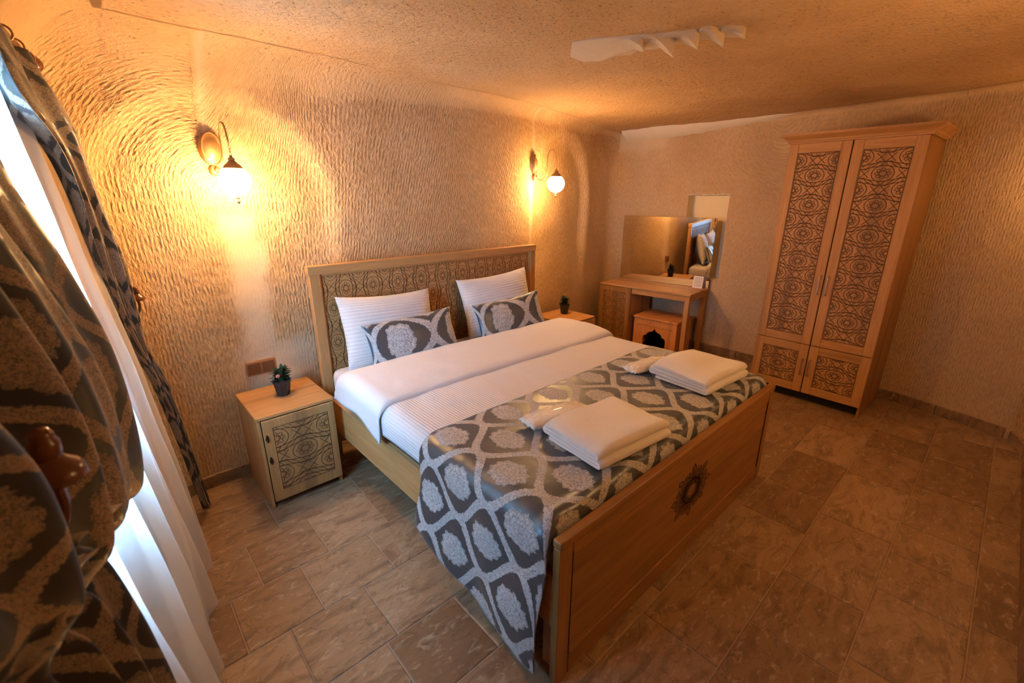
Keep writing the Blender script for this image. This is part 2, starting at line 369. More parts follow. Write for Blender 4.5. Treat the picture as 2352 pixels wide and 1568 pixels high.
for j in range(NW+NX+NF+NCR):
    for i in range(NP):
        p, n, sd = PATH[i], NRM[i], SIDE[i]; r = fillet(p, sd); z0 = HC-r; s = PER*i/NP
        if j < NW: o, z, gv, k = 0., zw[j], zw[j], 1.
        elif j < NW+NX: z = lerp(2.12, z0, (j-NW+1)/NX); o, gv, k = 0., z, 1.
        elif j < NW+NX+NF:
            th = (j-NW-NX+1)/NF*PI/2; o = r*(1-math.cos(th)); z = z0+r*math.sin(th); gv = z0+r*th; k = 1-th/(PI/2)*.8
        else:
            o = r; z = HC; gv = 3; k = max(0., .2*(1-(j-NW-NX-NF)/4))
        P = Vector((p.x+n.x*o, p.y+n.y*o)); nd = Vector((n.x, n.y, 0))
        if j >= NW+NX+NF:
            kk = 1-((j-NW-NX-NF+1)/NCR)*.985; P = cen+(P-cen)*kk; nd = Vector((0,0,-1))
        elif j >= NW+NX:
            nd = Vector((n.x*math.cos(th), n.y*math.cos(th), -math.sin(th)))
        d = (.020*nz(P.x*.9, P.y*.9, z*1.1+5)+.010*nz(P.x*2.6+9, P.y*2.6, z*2.2)+.0035*nz(P.x*11, P.y*11, z*11))*smin(z)
        pl = 0.
        if sd == 'back' and j < NW+NX+NF:
            d -= .055*arch(p.x, z, -.32, .62, 2.30)*sst(.9, 1.6, z) + .07*arch(p.x, z, 2.85, .62, 2.38)*sst(.6, 1.3, z)
            e = .05*nz(p.x*9, z*7, 3); w = .03*nz(z*4, 7, 1)
            pl = max(smask(p.x+e, z, -.37+w, -.19+w, .55, 1.65, .04), smask(p.x+e, z, -.42, .03, .50, .86, .06), smask(p.x+e, z, 2.17, 2.31, .6, 1.85, .04)*.9, smask(p.x, z, -.365, -.325, 2.06, 2.6, .015)*.8, smask(p.x, z, 2.215, 2.255, 2.08, 2.6, .015)*.8, smask(p.x+e, z+e, 3.15, 4.2, .3, 2.2, .12)*.45)
        if sd == 'right' and j < NW+NX+NF:
            pl = max(.42, smask(p.y, z+.05*nz(p.y*5, 1, 1), 2.15, 2.9, 2.25, 2.6, .05), smask(p.y, z+.03*nz(p.y*6, 2, 1), 1.0, 2.6, 2.455, 2.6, .02))
        if sd in ('back','right') and j >= NW+NX+NF-1 and kk > .9 if j >= NW+NX+NF else False: pass
        V3.append(Vector((P.x, P.y, z))+nd*d); PLA.append(pl)
        if j >= NW+NX+NF: GR.append((P.x, P.y, k)); continue
        du = s-PER*S0/NP; dz = gv-1.80
        if sd in ('back','left') and dz > 0 and du < 0 and du > -2.2:
            rr_ = math.hypot(du, dz); GR.append((-(-rr_-DUS), 1.8+math.atan2(dz, -du+1e-6)*rr_, k))
        else:
            lean = 0.
            if sd == 'back': lean = .28*sst(-.3,1.25,p.x)*(1-sst(1.5,2.9,p.x))*sst(.8,1.5,z)
            if sd == 'right': lean = .5*sst(1.5,2.2,z)*(1-sst(.2,.9,abs(p.y-1.3)))
            g_ = du-DUS-(dz*(1-sst(0,.6,du)) if dz > 0 and sd == 'back' and du >= 0 else 0); GR.append(((abs(g_) if sd == 'back' or du < 0 else g_)+lean*(z-1.0), gv, k))
NR = NW+NX+NF+NCR
V3.append(Vector((cen.x, cen.y, HC))); GR.append((cen.x, cen.y, 0)); PLA.append(0)
def near(vals, x): return min(range(len(vals)), key=lambda q: abs(vals[q]-x))
JZ = lambda z: near(zw, z)
def PI_(sd, y): return min((i for i in range(NP) if SIDE[i] == sd), key=lambda i: abs(PATH[i].y-y))
WIN = (PI_('left', -.02), PI_('left', 1.34), JZ(.98), JZ(2.06)); NIC = (PI_('right', 1.84), PI_('right', 1.36), JZ(.86), JZ(1.765))
faces = {k: [] for k in ('left','back','right','front','ceiling')}
for j in range(NR-1):
    for i in range(NP):
        i2 = (i+1)%NP; sd = SIDE[i]
        if any(a <= i < b and c <= j < d for a, b, c, d in (WIN, NIC)): continue
        k = 'ceiling' if j >= NW+NX+NF//2 else sd
        faces[k].append((j*NP+i, j*NP+i2, (j+1)*NP+i2, (j+1)*NP+i))
for i in range(NP): faces['ceiling'].append(((NR-1)*NP+i, (NR-1)*NP+(i+1)%NP, NR*NP))
allm = bpy.data.meshes.new('tmp'); allm.from_pydata([tuple(v) for v in V3], [], [f for fs in faces.values() for f in fs]); allm.update()
VN = [tuple(v.normal) for v in allm.vertices]; bpy.data.meshes.remove(allm)
STRUCT = {}
for k, fs in faces.items():
    idx = sorted({q for f in fs for q in f}); mp = {q: n for n, q in enumerate(idx)}
    nm = 'ceiling' if k == 'ceiling' else 'wall_'+k
    me = bpy.data.meshes.new(nm); me.from_pydata([tuple(V3[q]) for q in idx], [], [tuple(mp[q] for q in f) for f in fs]); me.update(); me.shade_smooth()
    me.normals_split_custom_set_from_vertices([VN[q] for q in idx])
    a = me.attributes.new('groove', 'FLOAT_VECTOR', 'POINT')
    for n, q in enumerate(idx): a.data[n].vector = GR[q]
    b = me.attributes.new('plaster', 'FLOAT', 'POINT')
    for n, q in enumerate(idx): b.data[n].value = PLA[q]
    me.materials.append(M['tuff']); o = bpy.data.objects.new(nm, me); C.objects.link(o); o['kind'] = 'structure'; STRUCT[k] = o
tag(STRUCT['back'], 'pale carved rock wall with chisel grooves behind the headboard'); tag(STRUCT['ceiling'], 'low pitted rock ceiling of the cave room')
tag(STRUCT['right'], 'carved rock wall behind the desk and wardrobe'); tag(STRUCT['left'], 'carved rock wall with the curtained window'); tag(STRUCT['front'], 'carved rock wall opposite the headboard')

def reveal(name, parent, rect, depth, mat, sgn, back=None):
    i0, i1, j0, j1 = rect; loop = [(i, j0) for i in range(i0, i1)]+[(i1, j) for j in range(j0, j1)]+[(i, j1) for i in range(i1, i0, -1)]+[(i0, j) for j in range(j1, j0, -1)]
    front = [V3[j*NP+i] for i, j in loop]; n = len(loop); vs = []
    for q, dd in enumerate((0, .03, .5*depth, depth)):
        for v in front: vs.append((v.x+sgn*dd*(1 if q else 0), v.y, v.z))
    mb = MB(); mb.add(vs, [(q*n+a, q*n+(a+1)%n, (q+1)*n+(a+1)%n, (q+1)*n+a) for q in range(3) for a in range(n)])
    o = mb.build(name, mat, parent, smooth=50)
    return o, vs[3*n:]
reveal('window_reveal', STRUCT['left'], WIN, .42, M['tuff_plain'], -1)
nr, bk = reveal('niche_reveal', STRUCT['right'], NIC, .14, M['niche_plaster'], 1)
ys = [v[1] for v in bk]; zs = [v[2] for v in bk]; xm = max(v[0] for v in bk)
MB().box(xm-.012, xm+.05, min(ys)-.05, max(ys)+.05, min(zs)-.05, max(zs)+.05).build('niche_back', M['niche_plaster'], STRUCT['right'])
# chipped white plaster along the niche head
mb = MB(); q0 = V3[NIC[3]*NP+NIC[0]]; q1 = V3[NIC[3]*NP+NIC[1]]
for k in range(26):
    tt = k/25; c = q0.lerp(q1, tt); r_ = .006+.010*random.random(); zz = c.z+.004+.012*random.random()
    mb.lathe([(.001,-r_*.6),(r_,-r_*.2),(r_*.9,r_*.3),(.001,r_*.7)], 6, (c.x-.004, c.y, zz), sx=.5)
tag(mb.build('chipped_plaster_edge', M['white_plaster'], STRUCT['right'], smooth=True), kind='stuff')

# window in the left wall: frame, mullion, panes
wy0, wy1 = PATH[WIN[0]].y, PATH[WIN[1]].y; wz0, wz1 = zw[WIN[2]], zw[WIN[3]]
wroot = empty('window_1', (-1.50, (wy0+wy1)/2, wz0), -.11, label='daylit window behind the sheer curtain', kind='structure')
hw = (wy1-wy0)/2+.03; hh = wz1-wz0
for y0, y1, z0, z1 in ((-hw,hw,-.02,.06),(-hw,hw,hh-.06,hh+.02),(-hw,-hw+.07,.06,hh-.06),(hw-.07,hw,.06,hh-.06),(-.04,.04,.06,hh-.06)):
    BOX('window_frame', M['window_frame'], wroot, -.03, .03, y0, y1, z0, z1)
for y0, y1 in ((-hw+.07,-.04),(.04,hw-.07)): MB().box(-.004, .004, y0, y1, .06, hh-.06).build('window_pane', M['window_glass'], wroot)
MB().box(-.0,.30,-hw,hw,-.03,0).build('window_sill', M['smooth_plaster'], wroot, bevel=.004)

# plaster repair on the ceiling: flat smear with curling flakes
CV = [v for v in V3[(NW+NX+NF)*NP:]]
def ceil_z(x, y): return min(CV, key=lambda v: (v.x-x)**2+(v.y-y)**2).z
def flake(poly, z_base, curl, lift, name='plaster_flake'):
    # poly in ceiling xy; first half of the outline curls down by `lift`
    mb = MB(); n = len(poly); c = Vector((sum(p[0] for p in poly)/n, sum(p[1] for p in poly)/n)); vs = []
    for ring, f in enumerate((1., .55, .02)):
        for k, (x, y) in enumerate(poly):
            P = c.lerp(Vector((x, y)), f); dn = max(0, (P-c).dot(curl)); vs.append((P.x, P.y, ceil_z(P.x, P.y)+z_base-1.5*lift*(dn/.10)**1.5))
    top = [(x, y, ceil_z(x, y)+.012) for x, y, _ in vs[:n]]
    mb.add(vs+top, [((r+1)*n+k, (r+1)*n+(k+1)%n, r*n+(k+1)%n, r*n+k) for r in range(2) for k in range(n)]+[tuple(2*n+k for k in range(n))]+[(k, (k+1)%n, 3*n+(k+1)%n, 3*n+k) for k in range(n)])
    return mb.build(name, M['smooth_plaster'], STRUCT['ceiling'], smooth=35)
ZP = -.006
A_, B_ = Vector((1.24, 1.02)), Vector((1.54, .32)); ax = (B_-A_).normalized(); pr = Vector((-ax.y, ax.x))
def strip_pt(u, v): P = A_+ax*u+pr*v; return (P.x, P.y)
rim = [strip_pt(u, v) for u, v in [(-.02,-.15),(.10,-.16),(.22,-.13),(.34,-.12),(.48,-.10),(.62,-.09),(.76,-.06),(.78,.0),(.72,.05),(.62,.055),(.52,.085),(.44,.07),(.36,.12),(.29,.10),(.22,.16),(.14,.14),(.05,.19),(-.05,.17),(-.09,.05)]]
flake(rim[::-1], ZP, Vector((0,0)), 0., 'plaster_smear')
for u, v, a, b, rot_, lift in ((.24,-.04,.13,.05,.1,.03),(.37,-.02,.12,.065,-.1,.05),(.50,-.03,.11,.06,.15,.055),(.62,-.02,.10,.055,.0,.05),(.73,-.015,.07,.05,-.1,.05)):
    pl_ = []
    for k in range(14):
        th = 2*PI*k/14; rr = 1+.18*math.sin(3*th+u*20); pu, pv = a*math.cos(th)*rr*.75, b*math.sin(th)*rr*1.5
        pl_.append(strip_pt(u+pu*math.cos(rot_)-pv*math.sin(rot_), v+pu*math.sin(rot_)+pv*math.cos(rot_)))
    flake(pl_[::-1], ZP-.004, ax, lift)
# light plaster ledge where the ceiling meets the right wall
mb = MB(); vs = []; yl_ = [2.70-.05*k for k in range(41)]
for y in yl_:
    xx = wall_x(y, 'right'); f = table([.7,1.0,1.6,2.2,2.7],[.02,.35,.7,1.0,.9], y)*(1+.22*nz(y*7,3,2)); g_ = 1+.3*nz(y*9,8,1)
    vs += [(xx+.03, y, HC-.12*f), (xx-.025*f, y, HC-.10*f), (xx-.07*f*g_, y, HC-.07*f), (xx-.13*f*g_, y, HC-.015), (xx-.15*f*g_, y, HC+.03)]
mb.add(vs, [(5*k+q, 5*k+q+1, 5*k+q+6, 5*k+q+5) for k in range(40) for q in range(4)])
mb.build('plaster_ledge', M['white_plaster'], STRUCT['right'], smooth=60)

# ------------------------------------------------------------------ floor: grout bed and single travertine tiles
fm = MB().box(-1.7, 4.5, -1.45, 3.1, -.06, -.004); floor = fm.build('floor', M['grout']); tag(floor, 'mixed brown travertine tile floor with pale joints', kind='structure')
rows = [-1.368, -1.037, -.715, -.382, -.050, .260, .585, .917, 1.250, 1.577, 1.908, 2.239, 2.57, 2.90]
fixed = {1:[1.45,1.785,2.10,2.62,3.13,3.62], 2:[.83,1.24,1.86,2.475,2.99,3.33], 3:[.52,1.165,1.60,2.0,2.52,3.10], 4:[1.98,2.50,2.95], 6:[-.66], 7:[-.816,-.51,-.164,.33], 8:[-.677,-.362,-.032,.46], 9:[-.498,-.02]}
G = .0026
for rI in range(len(rows)-1):
    y0, y1 = rows[rI], rows[rI+1]; fx = fixed.get(rI, [random.uniform(-.2,.8)]); xs = list(fx)
    while xs[0] > -1.25: xs.insert(0, xs[0]-random.choice((.33,.33,.50,.64)))
    while xs[-1] < 4.2: xs.append(xs[-1]+random.choice((.33,.33,.50,.64)))
    for a, b in zip(xs[:-1], xs[1:]):
        cx, cy = (a+b)/2, (y0+y1)/2
        if cx > 2.2 and cy > 2.75 and cx < 3.5: continue
        w, d = (b-a)/2-G, (y1-y0)/2-G; ch = .004; z = random.uniform(-.0006,.0008); mb = MB()
        vs = [(-w,-d,-.012),(w,-d,-.012),(w,d,-.012),(-w,d,-.012),(-w,-d,z-.0025),(w,-d,z-.0025),(w,d,z-.0025),(-w,d,z-.0025),(-w+ch,-d+ch,z),(w-ch,-d+ch,z),(w-ch,d-ch,z),(-w+ch,d-ch,z)]
        mb.add(vs, [(0,3,2,1)]+[(k,(k+1)%4,(k+1)%4+4,k+4) for k in range(4)]+[(k+4,(k+1)%4+4,(k+1)%4+8,k+8) for k in range(4)]+[(8,9,10,11)])
        mb.build('floor_tile', M['travertine'], floor, loc=(cx, cy, 0))

# stone skirting, tile by tile along each wall
for sd, lab in (('back','low travertine skirting along the headboard wall'),('right','low travertine skirting along the desk wall'),('front','low travertine skirting along the opposite wall')):
    root = tag(empty('baseboard_'+sd, (0,0,0)), lab, kind='structure'); ids = [i for i in range(NP) if SIDE[i] == sd]; i_0 = next(i for i in ids if SIDE[i-1] != sd); ids.sort(key=lambda i: (i-i_0)%NP)
    run = []
    for i in ids: run.append((i, PATH[i]+NRM[i]*.016, PATH[i]-NRM[i]*.02))
    k = 0
    while k < len(run)-2:
        seg = run[k:k+13]; mb = MB(); vs = []
        if len(seg) < 3: break
        for q, (i, a, b) in enumerate(seg):
            dd = (seg[1][1]-seg[0][1]).normalized()*(.002 if q == 0 else (-.002 if q == len(seg)-1 else 0))
            a2, b2 = a+dd, b+dd; vs += [(a2.x,a2.y,.001),(a2.x,a2.y,.080),(a2.x-NRM[i].x*.004,a2.y-NRM[i].y*.004,.084),(b2.x,b2.y,.084),(b2.x,b2.y,.001)]
        n = len(seg); mb.add(vs, [(5*q+e, 5*(q+1)+e, 5*(q+1)+(e+1)%5, 5*q+(e+1)%5) for q in range(n-1) for e in range(5)]+[(0,1,2,3,4), tuple(5*(n-1)+e for e in (4,3,2,1,0))])
        mb.build('skirting_tile', M['travertine'], root); k += 12

# ------------------------------------------------------------------ carved lattice
def motif():
    P = []
    def ell(rx, ry, a0=0, a1=2*PI, n=28, c=(0,0)): P.append([(c[0]+rx*math.cos(lerp(a0,a1,k/n)), c[1]+ry*math.sin(lerp(a0,a1,k/n))) for k in range(n+1)])
    st = []
    for k in range(17):
        r = .105 if k % 2 == 0 else .066; a = PI*k/8; st.append((r*math.cos(a), r*math.sin(a)))
    P.append(st)
    for k in range(8):
        a = PI/8+PI*k/4; P.append([(.066*math.cos(a), .066*math.sin(a)), (.13*math.cos(a), .13*math.sin(a))])
        a2 = a+.30; a3 = a-.30; P.append([(.175*math.cos(a2), .175*math.sin(a2)), (.125*math.cos(a), .125*math.sin(a)), (.175*math.cos(a3), .175*math.sin(a3))])
    ell(.235, .25); ell(.40, .375, .30, PI-.30, 24); ell(.40, .375, PI+.30, 2*PI-.30, 24)
    P.append([(x/40-.5, .31+.045*math.cos(2*PI*(x/40-.5))) for x in range(41)]); P.append([(x/40-.5, -.31-.045*math.cos(2*PI*(x/40-.5))) for x in range(41)])
    for sx in (-1,1):
        for sy in (-1,1):   # the diamond above the star, its sides running on past the corners
            mx, my = sx*.055, .5+sy*.075; dx, dy = sx*.055*2.6, -sy*.075*2.6; P.append([(lerp(mx-dx, mx+dx, k/6), lerp(my-dy, my+dy, k/6)) for k in range(7)])
    return P
MOTIF = motif()
def ribbons(mb, polys, lw, th, place):
    for pl in polys:
        for a, b in zip(pl[:-1], pl[1:]):
            a, b = Vector(a), Vector(b); d = b-a
            if d.length < 1e-6: continue
            d.normalize(); n = Vector((-d.y, d.x))*lw/2; e = d*lw*.3; q = [a-e+n, a-e-n, b+e-n, b+e+n]
            mb.add([place(p.x, p.y, th) for p in q]+[place(p.x, p.y, 0) for p in q], [(0,1,2,3),(1,0,4,5),(3,2,6,7),(0,3,7,4),(2,1,5,6)])
def lattice(w, h, cx, cy, swap=False, phase=(0,0)):
    """motif polylines over a w by h panel (origin at its centre), cells cx by cy, clipped to the panel"""
    out = []; nx = int(w/cx)+3; ny = int(h/cy)+3
    for i in range(-nx, nx+1):
        for j in range(-ny, ny+1):
            for hx, hy in ((0,0),(.5,.5)):
                ox, oy = (i+hx+phase[0])*cx, (j+hy+phase[1])*cy
                if abs(ox) > w/2+cx or abs(oy) > h/2+cy: continue
                for pl in MOTIF:
                    cur = []
                    for x, y in pl:
                        if swap: x, y = y, x
                        X, Y = ox+x*cx, oy+y*cy
                        if abs(X) <= w/2 and abs(Y) <= h/2: cur.append((X, Y))
                        else:
                            if len(cur) > 1: out.append(cur)
                            cur = []
                    if len(cur) > 1: out.append(cur)
    out += [[(-w/2,-h/2),(w/2,-h/2),(w/2,h/2),(-w/2,h/2),(-w/2,-h/2)]]
    return out

# ------------------------------------------------------------------ bed
BW, BL, HF, HH = 1.975, 2.10, .656, 1.344
bed = empty('double_bed', (0,0,0), label='wooden double bed with carved lattice headboard and solid footboard', cat='bed')
hb = MB(); hbo = MB().box(.05, BW-.05, BL+.006, BL+.022, .30, HH-.05).build('headboard_panel', M['oak_x'], bed)
BOX('headboard_post', M['oak_z'], bed, 0, .065, BL-.012, BL+.035, 0, HH-.055); BOX('headboard_post', M['oak_z'], bed, BW-.065, BW, BL-.012, BL+.035, 0, HH-.055)
BOX('headboard_top_rail', M['oak_x'], bed, -.006, BW+.006, BL-.016, BL+.04, HH-.055, HH); BOX('headboard_lower_rail', M['oak_x'], bed, .065, BW-.065, BL-.008, BL+.03, .50, .60)
mb = MB(); w, h = BW-.16, HH-.055-.60-.03; ribbons(mb, lattice(w, h, .19, .235, True), .0030, .0012, lambda x, y, t: (BW/2+x, BL+.006-t, .615+h/2+y)); mb.build('carved_lattice', M['carving_pale'], hbo)
for x in (.0, BW-.028): BOX('side_rail', M['oak_y'], bed, x, x+.028, .03, BL-.012, .268, .490)
# footboard: panel, cap rail, stiles, groove, rosette
fp = BOX('footboard_panel', M['oak_dark_x'], bed, .012, BW-.012, .004, .030, .0, HF-.03)
BOX('footboard_cap', M['oak_dark_x'], bed, 0, BW, -.004, .036, HF-.034, HF, .006)
BOX('footboard_stile', M['oak_dark_z'], bed, 0, .068, 0, .032, 0, HF-.034); BOX('footboard_stile', M['oak_dark_z'], bed, BW-.068, BW, 0, .032, 0, HF-.034)
BOX('footboard_upper_rail', M['oak_dark_x'], bed, .071, BW-.071, 0, .031, HF-.10, HF-.034, .004); BOX('footboard_lower_rail', M['oak_dark_x'], bed, .071, BW-.071, 0, .031, 0, .105, .004)
for gx in (.068, BW-.0715): MB().box(gx,gx+.0035,-.0008,.01,.10,HF-.075).build('footboard_groove', M['gap_shade'], fp)  # dark strips painted in for the shade of the groove
rs = []
def star(n, step, r, rot=0):
    pts_ = [(r*math.cos(2*PI*k/n+rot), r*math.sin(2*PI*k/n+rot)) for k in range(n)]
    return [[pts_[k], pts_[(k+step)%n]] for k in range(n)]
rs += star(24, 8, .15) + star(16, 6, .135) + star(16, 5, .115, .2) + star(8, 3, .10)
for k in range(16):
    a = 2*PI*k/16; rr = .145 if k % 2 else .172; c = (rr*math.cos(a)*.9, rr*math.sin(a)*.9)
    rs.append([(c[0]+.02*math.cos(a+b_), c[1]+.02*math.sin(a+b_)) for b_ in [2*PI*q/8 for q in range(9)]])
    if k % 2 == 0: rs.append([(.14*math.cos(a-.13),.14*math.sin(a-.13)),(.187*math.cos(a),.187*math.sin(a)),(.14*math.cos(a+.13),.14*math.sin(a+.13))])
rs.append([(.05*math.cos(2*PI*k/24), .05*math.sin(2*PI*k/24)) for k in range(25)])
mb = MB(); ribbons(mb, rs, .0040, .0016, lambda x, y, t: (BW/2-.01+x*1.08, .0042-t, .385+y*.80)); mb.build('carved_rosette', M['carving'], fp)
# inner support leg and slat base under the mattress
BOX('support_leg', M['oak_z'], bed, .04, .10, .045, .105, 0, .30); BOX('support_leg', M['oak_z'], bed, BW-.10, BW-.04, .045, .105, 0, .30)
BOX('bed_base', M['oak_dark_y'], bed, .03, BW-.03, .036, BL-.02, .30, .40)

# mattress with fitted sheet
def rbox(name, mat, x0, x1, y0, y1, z0, z1, r, n=14, puff=.0, uvs=1.):
    mb = MB(); me = bmesh.new(); bmesh.ops.create_cube(me, size=1)
    bmesh.ops.scale(me, vec=(x1-x0, y1-y0, z1-z0), verts=me.verts); bmesh.ops.translate(me, vec=((x0+x1)/2,(y0+y1)/2,(z0+z1)/2), verts=me.verts)
    bmesh.ops.bevel(me, geom=me.edges[:], offset=r, segments=5, profile=.5, affect='EDGES')
    m = bpy.data.meshes.new(name); me.to_mesh(m); me.free(); m.materials.append(mat); m.shade_smooth(); o = bpy.data.objects.new(name, m); C.objects.link(o); return o
tag(rbox('mattress', M['white_linen'], .045, BW-.045, .05, BL-.03, .40, .668, .05), 'thick mattress in a white fitted sheet on the wooden bed', 'mattress')

# across-bed profile: hem on the left, over the top, hem on the right
def across(t, top, xl, xr, zl, zr, rad=.09, flare=0.):
    """t 0..1 by arc length; returns x, z, arc length"""
    hl, hr = max(0, top-rad-zl), max(0, top-rad-zr); arc = PI/2*rad; flat = (xr-xl)-2*rad; L = hl+arc+flat+arc+hr; s = t*L
    if s < hl: f = 1-s/hl; return xl-flare*f*f, zl+s, s
    s2 = s-hl
    if s2 < arc: a = s2/rad; return xl+rad-rad*math.cos(a), top-rad+rad*math.sin(a), s
    s2 -= arc
    if s2 < flat: return xl+rad+s2, top, s
    s2 -= flat
    if s2 < arc: a = s2/rad; return xr-rad+rad*math.sin(a), top-rad+rad*math.cos(a), s
    s2 -= arc; return xr, top-rad-s2, s
def cloth(name, mat, yl, hem, xl, xr, th=0., extra=None, nu=150, nv=60, flare=0., rad=.09, uo=0., parent=None):
    """yl: list of (y, top) profile along the bed; hem(y)->(zl, zr)"""
    ys_ = [p[0] for p in yl]; cum = [0.]
    for a, b in zip(yl[:-1], yl[1:]): cum.append(cum[-1]+math.hypot(b[0]-a[0], b[1]-a[1]))
    def fn(u, v):
        s = v*cum[-1]; y = table(cum, ys_, s); top = table(cum, [p[1] for p in yl], s); zl, zr = hem(y, v)
        x, z, al = across(u, top, xl, xr, min(zl, top-rad-.005), min(zr, top-rad-.005), rad, flare)
        if extra:
            dx, dy, dz = extra(x, y, z, u, v); x += dx; y += dy; z += dz
        return x, y, z
    def uvf(u, v):
        s = v*cum[-1]; y = table(cum, ys_, s); top = table(cum, [p[1] for p in yl], s); zl, zr = hem(y, v)
        hl = max(0, top-rad-zl); x, z, al = across(u, top, xl, xr, zl, zr, rad); return (al-hl-PI/2*rad+xl+rad+uo, s+yl[0][0])
    mb = MB(); mb.grid(fn, nu, nv, uvf); o = mb.build(name, mat, parent, smooth=180)
    if th:
        m = o.modifiers.new('thickness', 'SOLIDIFY'); m.thickness = th; m.offset = -1
    return o
def wr(x, y, z, u, v): return (0, 0, .006*nz(x*3, y*4, 1)+.004*nz(x*8, y*5, 2))
dv = cloth('duvet', M['duvet_linen'], [(.062,.60),(.066,.65),(.085,.682),(.13,.695),(.4,.700),(.8,.704),(1.25,.71),(1.5,.705),(1.62,.68)],
   lambda y, v: (.555+.012*math.sin(y*9)+.02*nz(y*3,1,1), .50), -.018, BW+.018, .012, wr, 150, 80, 0., .085)
tag(dv, 'white satin-striped duvet spread over the double bed', 'duvet')
fo = cloth('folded_back_edge', M['white_linen'], [(1.225,.700),(1.222,.716),(1.235,.732),(1.27,.742),(1.45,.758),(1.62,.762),(1.74,.752),(1.785,.735),(1.80,.71),(1.795,.69)],
   lambda y, v: (.575+.05*sst(1.5,1.25,y)*0-.055*sst(1.55,1.22,y)+.01*math.sin(y*14), .52), -.034, BW+.034, .010,
   lambda x, y, z, u, v: (0, .018*math.sin(x*2.2+.5)*(1 if v < .3 else .5), .008*nz(x*2.3, y*5, 4)+.004*nz(x*7, y*6, 2)), 150, 40, .006, .085)
fo.parent = dv
th_ = cloth('bed_runner', M['damask'], [(.040,.62),(.046,.668),(.060,.694),(.085,.708),(.120,.702),(.15,.708),(.20,.712),(.5,.715),(.80,.716),(.842,.714),(.846,.707)],
   lambda y, v: (table([0,.07,.288,.525,.80,.86],[.07,.072,.092,.138,.215,.225], y), .30), -.030, BW+.030, .006,
   lambda x, y, z, u, v: ((-.020*sst(.55,.15,z)*(1+.6*math.sin(y*11)) if x < .1 else 0)+.012*nz(x*4,y*6,z*5)*sst(.68,.5,z), (.018*math.sin(z*6)*sst(.6,.2,z) if x < .1 else 0), (.005*nz(x*4, y*7, 3)+.010*math.exp(-((y-.075)/.02)**2)*nz(x*5,2,2)+.006*sst(.25,.05,y)*nz(x*9,y*20,5))*(1 if z > .6 else 0)), 220, 70, .012, .10, uo=.085-.09)
for lp in th_.data.uv_layers[0].data: lp.uv = (lp.uv[0], lp.uv[1]-.613)
tag(th_, 'grey and silver damask bed runner across the foot of the bed', 'bed runner')

# ------------------------------------------------------------------ pillows
def pillow(name, mat, w, h, T, uvscale=None, pinch=.07, seed=0, n=30, wr_=.5):
    mb = MB()
    for sgn in (1,-1):
        def fn(u, v):
            a, b = 2*u-1, 2*v-1; a2 = math.sin(a*PI/2); b2 = math.sin(b*PI/2)
            x = a2*w/2*(1-pinch*(1-b2*b2)*abs(a2)**2); z = b2*h/2*(1-pinch*1.3*(1-a2*a2)*abs(b2)**2)
            q = max(0, (1-a2**2)*(1-b2**2)); y = sgn*T/2*(q**.42)*(1+.10*nz(a*2+seed, b*2, sgn)); cr = (a2*a2*b2*b2)
            y += wr_*.012*nz(a*5+seed, b*5, 3)*(1-q)+.01*cr*nz(seed, a, b); return (x, y, z)
        k = sgn
        mb.grid((lambda u, v: fn(u, v)) if sgn < 0 else (lambda u, v: fn(1-u, v)), n, n, (lambda u, v: ((u-.5)*w, (v-.5)*h)) if sgn < 0 else (lambda u, v: ((.5-u)*w, (v-.5)*h)))
    m = mb.mesh(name); bm = bmesh.new(); bm.from_mesh(m); bmesh.ops.remove_doubles(bm, verts=bm.verts, dist=1e-5); bm.to_mesh(m); bm.free()
    m.shade_smooth(); m.materials.append(mat); o = bpy.data.objects.new(name, m); C.objects.link(o); return o
def place(o, loc, rx, ry, rz): o.location = loc; o.rotation_euler = (math.radians(rx), math.radians(ry), math.radians(rz)); return o
tag(place(pillow('pillow', M['striped_linen'], .70, .50, .17, seed=1), (.455, 1.965, .890), -17, 3, 1), 'white striped pillow leaning on the headboard, nearer the window', 'pillow', 'white pillows')
tag(place(pillow('pillow', M['striped_linen'], .70, .50, .17, seed=4), (1.425, 1.965, .915), -15, -3, -3), 'white striped pillow leaning on the headboard, nearer the desk', 'pillow', 'white pillows')
tag(place(pillow('damask_cushion', M['damask'], .68, .31, .12, seed=7), (.545, 1.825, .838), -20, -1.5, 0), 'oblong damask cushion against the pillow nearer the window', 'cushion', 'damask cushions')
c2 = place(pillow('damask_cushion', M['damask'], .68, .31, .12, seed=11), (1.445, 1.83, .832), -20, -3, -3); tag(c2, 'oblong damask cushion against the pillow nearer the desk', 'cushion', 'damask cushions')

